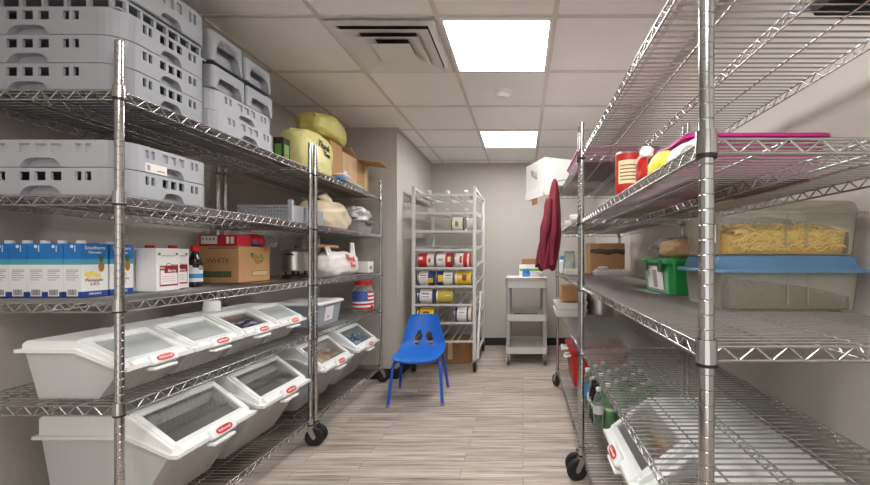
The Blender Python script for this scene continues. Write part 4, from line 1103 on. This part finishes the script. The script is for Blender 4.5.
MB('pet').lathe([(0, 0), (.045, 0), (.05, .005), (.05, .15), (.045, .165), (.038, .172)], 24).build('jar_body', t)
MB('grey_plastic').lathe([(.0001, .192), (.04, .192), (.043, .188), (.043, .170), (.039, .170)], 24).build('lid', t)
MB('paper_white').lathe([(.0001, .01), (.042, .01), (.042, .10), (.0001, .11)], 20).build('contents', t)
t, b = cbox('paper_box', 'low white box standing before the clear canister', (.40, 3.20, S(2)), .12, .16, .045, 'paper_white', cat='box')
t = thing('spray_bottle', 'small bottle with blue cap behind the maroon jacket', 'bottle', (.345, 3.47, S(2)))
MB('label_white').lathe([(0, 0), (.025, 0), (.027, .005), (.027, .10), (.015, .118), (0, .118)], 18).build('bottle_body', t)
MB('label_blue').lathe([(.0001, .15), (.016, .15), (.017, .118), (.0001, .118)], 16).build('bottle_cap', t)
# far right shelf D: steel pot, white trays, brown box
t = thing('stock_pot', 'stainless stock pot on the fourth shelf beyond the posts', 'pot', (.655, 3.35, S(3)))
MB('pot_steel').lathe([(0, 0), (.112, 0), (.118, .008), (.118, .19), (.123, .193), (.123, .198), (.115, .198), (.115, .012), (0, .01)], 40).build('pot_body', t)
for s in (-1, 1): MB('steel').tube([(s * .118, -.04, .155), (s * .15, -.035, .16), (s * .155, 0, .162), (s * .15, .035, .16), (s * .118, .04, .155)], .005, 8).build('handle', t)
for k, lb in enumerate(('white shallow food tray, lower of two sticking out past the shelf', 'white shallow food tray with tan goods, upper of the pair')):
    t = thing('food_tray', lb, 'tray', (.39, 3.31, S(3) + k * .058), 0, 'white food trays')
    m = MB('paper_white'); m.loft([rr(.235, .25, .015, 0), rr(.255, .27, .02, .048), rr(.265, .28, .02, .050), rr(.265, .28, .02, .055), rr(.245, .26, .018, .055), rr(.228, .243, .014, .004)], None, True, True); m.build('tray_body', t)
    blob(MB(), .105, .11, .022, 'pack_gold' if k else 'pack_tan', 61 + k, c=(0, 0, .006)).build('contents', t)
t, b = cbox('cardboard_box', 'small brown cardboard box standing on the white food trays', (.405, 3.35, S(3) + .117), .17, .17, .13, 'cardboard')
MB('tape_tan').box((-.0855, -.015, .02), (-.0851, .015, .125)).build('tape_strip', b)
# far right shelf B: packs and white tub
for k, lb in enumerate(('white paper napkin pack on second shelf, lower of two', 'white paper napkin pack on second shelf, upper of two')):
    t = thing('napkin_pack', lb, 'napkins', (.405, 3.25, S(1) + k * .042), .1 * k, 'napkin packs')
    MB('paper_white').box((-.075, -.075, 0), (.075, .075, .040), r=.008).build('napkins', t)
    MB('cardboard_pale' if k else 'label_blue').box((-.0758, -.02, .003), (.0758, .02, .0405)).build('paper_band', t)
t = thing('plastic_tub', 'round white plastic tub on second shelf beside the jacket', 'tub', (.41, 2.93, S(1)))
MB('lid_white').lathe([(0, 0), (.05, 0), (.062, .09)], 28).build('tub_body', t)
MB('lid_white').lathe([(.0001, .10), (.060, .10), (.066, .096), (.066, .086), (.063, .086)], 28).build('lid', t)
MB('print_grey').lathe([(.0575, .03), (.0603, .065)], 10, a0=math.radians(200), a1=math.radians(300)).build('print_pattern', t)

# shelf E: red cooler, crates of bottles
t = thing('cooler', 'red drinks cooler with white handles on the bottom shelf', 'cooler', (.60, 3.28, S(4)))
m = MB('cooler_red'); m.loft([tubring(.40, .40, .03, 0), tubring(.44, .44, .035, .24)], None, True, True, False); m.build('cooler_body', t)
m = MB('cooler_red'); m.box((-.23, -.23, .242), (.23, .23, .29), r=.015); m.build('lid', t)
for y in (-.12, .12): MB('white').tube([(-.222, y - .05, .235), (-.262, y - .05, .225), (-.268, y, .222), (-.262, y + .05, .225), (-.222, y + .05, .235)], .009, 8).build('latch', t)
m = MB('white'); m.tube([(-.228, -.05, .262), (-.275, -.045, .272), (-.28, .0, .275), (-.275, .045, .272), (-.228, .05, .262)], .009, 8)
m.build('handle', t)
def bottle(label, loc, body, lab, cap, group):
    t = thing('drink_bottle', label, 'bottle', loc, 0, group)
    MB(body).lathe([(0, .004), (.024, 0), (.031, .008), (.0325, .03), (.0305, .06), (.0325, .09), (.0325, .15), (.026, .185), (.0135, .215), (.0125, .228)], 18).build('bottle_body', t)
    MB(cap).lathe([(.0001, .243), (.0145, .243), (.0155, .24), (.0155, .224), (.0001, .224)], 14).build('bottle_cap', t)
    m = MB(lab); m.lathe([(.0331, .095), (.0331, .145)], 18); m.lathe([(.0334, .112), (.0334, .130)], 18, mat='label_white'); m.build('bottle_label', t)
    return t
pr = {}
kinds = {'g': ('pet_green', 'leaf', 'green_dark', 'green drink bottle packed among others on the bottom shelf', 'green drink bottles'),
         'w': ('pet', 'label_white', 'white', 'clear drink bottle with white label packed on the bottom shelf', 'clear drink bottles'),
         'd': ('syrup', 'leaf', 'black_plastic', 'dark drink bottle with green label on the bottom shelf', 'dark drink bottles')}
for i in range(6):
    for j in range(9):
        x, y = .445 + i * .070, 2.33 + j * .070
        if i == 0 and j >= 4: continue
        k = 'd' if (i == 0 and j in (1, 2)) else ('g' if (i + 2 * j) % 3 else 'w')
        b = kinds[k]
        if k not in pr: pr[k] = bottle(b[3], (x, y, S(4)), b[0], b[1], b[2], b[4])
        else: dup(pr[k], (x, y, S(4)))
t = thing('water_bottle', 'clear water bottle with big blue label at the aisle edge', 'bottle', (.436, 2.668, S(4)))
MB('pet').lathe([(0, .004), (.03, 0), (.042, .01), (.043, .06), (.040, .08), (.043, .10), (.043, .16), (.034, .20), (.015, .232), (.014, .245)], 22).build('bottle_body', t)
MB('label_blue').lathe([(.0437, .085), (.0437, .165)], 22).build('bottle_label', t)
MB('white').lathe([(.0001, .262), (.016, .262), (.017, .258), (.017, .24), (.0001, .24)], 14).build('bottle_cap', t)

# shelf B: magenta tray, red can, pouch and bags
t = thing('serving_tray', 'magenta plastic tray on the second shelf above the noodle bin', 'tray', (.605, 1.205, S(1)))
m = MB('magenta'); m.loft([rr(.34, .36, .03, 0), rr(.365, .40, .035, .098), rr(.385, .415, .04, .100), rr(.385, .415, .04, .108), rr(.355, .39, .035, .108), rr(.33, .35, .03, .004)], None, True, True); m.build('tray_body', t)
m = MB('magenta'); m.tube([(-.192, -.06, .104), (-.200, -.03, .106), (-.200, .03, .106), (-.192, .06, .104)], .004, 8); m.build('handle', t)
MB('paper_white').box((-.15, -.16, .0045), (.15, .16, .006)).build('pale_bounce_liner', t)  # pale sheet added to cut magenta light bounced upward
t = thing('snack_bag', 'yellow bag lying in the magenta tray', 'snack bag', (.68, 1.16, S(1) + .0075))
blob(MB(), .06, .05, .075, 'yellow', 71, amp=.2, fine=.08).build('pouch', t)
MB('yellow').box((-.105, -.02, .118), (-.03, .02, .122), r=.002).build('crimped_end', t)
t = thing('food_can', 'tall red can with white label on the second shelf', 'can', (.398, 1.475, S(1)))
r_ = .052
MB('can_metal').lathe([(0, .003), (r_ - .004, .003), (r_ - .002, 0), (r_, .003), (r_ - .001, .006), (r_ - .001, .170), (r_, .174), (r_ - .002, .177), (r_ - .004, .174), (0, .174)], 32).build('can_body', t)
m = MB('red_can'); m.lathe([(r_ - .0004, .006), (r_ - .0004, .170)], 32); m.lathe([(r_, .06), (r_, .145)], 16, mat='can_cream', a0=math.radians(205), a1=math.radians(318))
for z in (.072, .085, .098, .111, .124): m.lathe([(r_ + .0004, z), (r_ + .0004, z + .004)], 14, mat='can_brown', a0=math.radians(214), a1=math.radians(308))
m.build('can_label', t)
t = thing('snack_bag', 'crumpled red and white bag beside the tall red can', 'snack bag', (.364, 1.150, S(1)))
blob(MB(), .030, .042, .05, 'red_can', 73, amp=.2, fine=.08, base=.9).build('pouch', t)
blob(MB(), .018, .018, .018, 'bag_white', 74, amp=.2, c=(-.012, -.025, .075)).build('white_print', t)
t = thing('snack_bag', 'small bright yellow bag beside the crumpled red bag', 'snack bag', (.364, 1.03, S(1)))
blob(MB(), .026, .060, .032, 'yellow', 75, amp=.15, fine=.08, base=.9).build('pouch', t)
blob(MB(), .014, .022, .010, 'print_black', 76, c=(-.012, .03, .046)).build('dark_print', t)
t = thing('paper_bag', 'rolled pale grey paper bag along the shelf edge by the post', 'paper bag', (.362, .875, S(1)))
blob(MB(), .026, .078, .022, 'bag_cloud', 77, amp=.12, base=.9).build('bag_body', t)
MB('paper_white').tube([(0, -.03, .036), (.0, .02, .042), (.002, .05, .040)], .008, 8, radii=[.006, .009, .006]).build('folded_top', t)
t = thing('flat_parcel', 'flat rust-red parcel lying on second shelf behind the magenta tray', 'parcel', (.66, 1.80, S(1)))
blob(MB(), .17, .24, .035, 'rust', 81, amp=.1, e=.5, base=.9).build('parcel_body', t)
MB('tape_tan').box((-.02, -.18, .0665), (.02, .18, .072)).build('tape_strip', t)
# shelf A: pink tray, white carton, black tray
t = thing('pink_tray', 'translucent pink plastic tray on the top shelf beside the white box', 'tray', (.56, 2.60, S(0)))
m = MB('pink_clear'); m.loft([rr(.42, .62, .03, 0), rr(.46, .66, .04, .07), rr(.48, .68, .045, .072), rr(.48, .68, .045, .078), rr(.44, .64, .04, .078), rr(.41, .61, .03, .004)], None, True, True); m.build('tray_body', t)
m = MB('pink'); m.box((-.19, -.28, .006), (.19, .28, .03), r=.008); m.build('folded_cloth', t)
m = MB('bag_white'); m.box((-.19, -.285, .031), (.19, .285, .062), r=.012, seg=3); m.build('white_bounce_cover', t)  # unseen white layer, added to keep light bounced to the ceiling neutral
t = thing('baking_tray', 'black flat tray lying on the top shelf under the ceiling', 'tray', (.76, .80, S(0)))
m = MB('black_plastic'); m.loft([rr(.20, .21, .012, 0), rr(.22, .225, .015, .022), rr(.228, .233, .016, .022), rr(.215, .22, .014, .022), rr(.196, .206, .012, .003)], None, True, True); m.build('tray_body', t)
m = MB('black_plastic'); m.tube([(-.108, -.04, .02), (-.125, -.03, .024), (-.125, .03, .024), (-.108, .04, .02)], .004, 8); m.build('handle', t)

w, d, h = .52, .37, .215
an = math.radians(22); ex = Vector((math.cos(an), math.sin(an), 0)); ey = Vector((-math.sin(an), math.cos(an), 0))
c0 = Vector((.165, 3.06, S(0) + .001)); cc = c0 + ex * w / 2 + ey * d / 2
t = thing('white_carton', 'white cardboard box with pen scribble overhanging the top shelf', 'cardboard box', cc, an)
b = MB('paper_white').box((-w / 2, -d / 2, 0), (w / 2, d / 2, h), r=.003, seg=1).build('box_body', t)
m = MB('print_black'); xs = -w / 2 - .0012
for i, (yy, zc) in enumerate(((.06, .135), (.035, .125), (.01, .115), (-.015, .105), (-.04, .10))):
    m.tube([(xs, yy + .012, zc + .03), (xs, yy + .002, zc + .005), (xs, yy + .008, zc - .004), (xs, yy - .012, zc - .035)], .0017, 5)
m.tube([(xs, .08, .16), (xs, .02, .11), (xs, -.05, .07)], .0015, 5)
m.build('pen_scribble', b)
m = MB('paper_white'); m.x = Matrix.Translation((-w / 2, 0, 0)) @ Matrix.Rotation(math.radians(6), 4, 'Y'); m.box((-.004, -d / 2 + .0, -.085), (0, d / 2 - .005, .0)); m.box((.0002, -d / 2, -.085), (.0012, d / 2 - .005, -.001), 'cardboard'); m.build('hanging_flap', t)
m = MB('cardboard'); m.x = Matrix.Translation((-w / 2, -d / 2 + .15, -.088)); m.prism([(-.003, .03), (-.003, -.03), (.0, -.045), (.0, .03)], -.02, .09, 'y'); 
m.build('brown_flap', t)
m = MB('paper_white'); m.box((-w / 2, -d / 2 - .004, -.075), (-w / 2 + .105, -d / 2, .0)); m.build('front_flap', t)

# maroon jacket hung from the top shelf rail
t = thing('jacket', 'maroon jacket hanging from the top shelf at the aisle', 'jacket', (.220, 2.93, 1.10))
m = MB('maroon'); rings = []
N = 40; H = .655
for k in range(27):
    v = k / 26; z = H * (1 - v)
    cxk = .016 - .072 * v + .012 * math.sin(3.0 * v); cyk = .0
    a = .016 + .058 * min(1, v * 1.6) ** .8 - .010 * max(0, v - .8) * 5 * .6; b_ = .020 + .05 * min(1, v * 1.8) ** .9
    if v < .02: a *= .6; b_ *= .6
    ring = []
    for i in range(N):
        q = 2 * PI * i / N
        f = 1 + (.13 * math.cos(5 * q + 2.2 * v) + .07 * math.cos(9 * q - 3 * v)) * min(1, v * 3) + .06 * noise.noise(Vector((math.cos(q) * 2, math.sin(q) * 2, v * 5)))
        ring.append((cxk + a * f * math.cos(q), cyk + b_ * f * math.sin(q), z + (.022 * math.sin(2 * q + .6) + .012 * math.cos(5 * q)) * max(0, v - .85) / .15))
    rings.append(ring)
m.loft(rings, None, True, True, True); m.build('jacket_body', t)
m = MB('maroon'); pts = []; rad = []
for k in range(16):
    v = k / 15; pts.append((-.030 - .045 * v ** .7 + .006 * math.sin(7 * v), -.062 - .008 * math.sin(4 * v), .50 - .46 * v)); rad.append(.022 + .014 * math.sin(PI * min(1, v * 1.1)) + .003 * math.sin(17 * v))
m.tube(pts, .03, 12, radii=rad); m.build('sleeve', t)
m = MB('maroon'); pts = []; rad = []
for k in range(14):
    v = k / 13; pts.append((.006 - .010 * v + .005 * math.sin(6 * v), -.060 - .006 * math.sin(5 * v), .46 - .44 * v)); rad.append(.018 + .010 * math.sin(PI * min(1, v * 1.1)) + .0025 * math.sin(15 * v))
m.tube(pts, .03, 12, radii=rad); m.build('sleeve', t)
m = MB('grey_dark'); m.tube([(.02, 0, .635), (.07, 0, .648), (.092, 0, .650), (.104, 0, .648), (.110, 0, .636), (.110, 0, .622)], .003, 8); m.build('hanging_loop', t)

# ------------------------------------------------------------------ world, camera, colour management
w = bpy.data.worlds.new('World'); SC.world = w; w.use_nodes = True
w.node_tree.nodes['Background'].inputs[0].default_value = (1.0, .985, .965, 1); w.node_tree.nodes['Background'].inputs[1].default_value = 1.5  # even fill light, let in by the added opening
cam = bpy.data.cameras.new('camera'); co = bpy.data.objects.new('camera', cam); COL.objects.link(co)
co.location = (0, 0, 1.185); co.rotation_euler = (PI / 2, 0, 0)
cam.sensor_width = 36; cam.lens = 395 / 870 * 36; cam.clip_start = .05
cam.shift_x = (435 - 523) / 870; cam.shift_y = (256 - 242.5) / 870
SC.camera = co
vs = SC.view_settings; vs.view_transform = 'Standard'; vs.look = 'None'; vs.exposure = 0.0; vs.gamma = 1.0; vs.use_curve_mapping = False
cy = SC.cycles; cy.max_bounces = 10; cy.diffuse_bounces = 6; cy.glossy_bounces = 5; cy.transparent_max_bounces = 24; cy.transmission_bounces = 8
cy.sample_clamp_indirect = 6.0; cy.caustics_reflective = False; cy.caustics_refractive = False
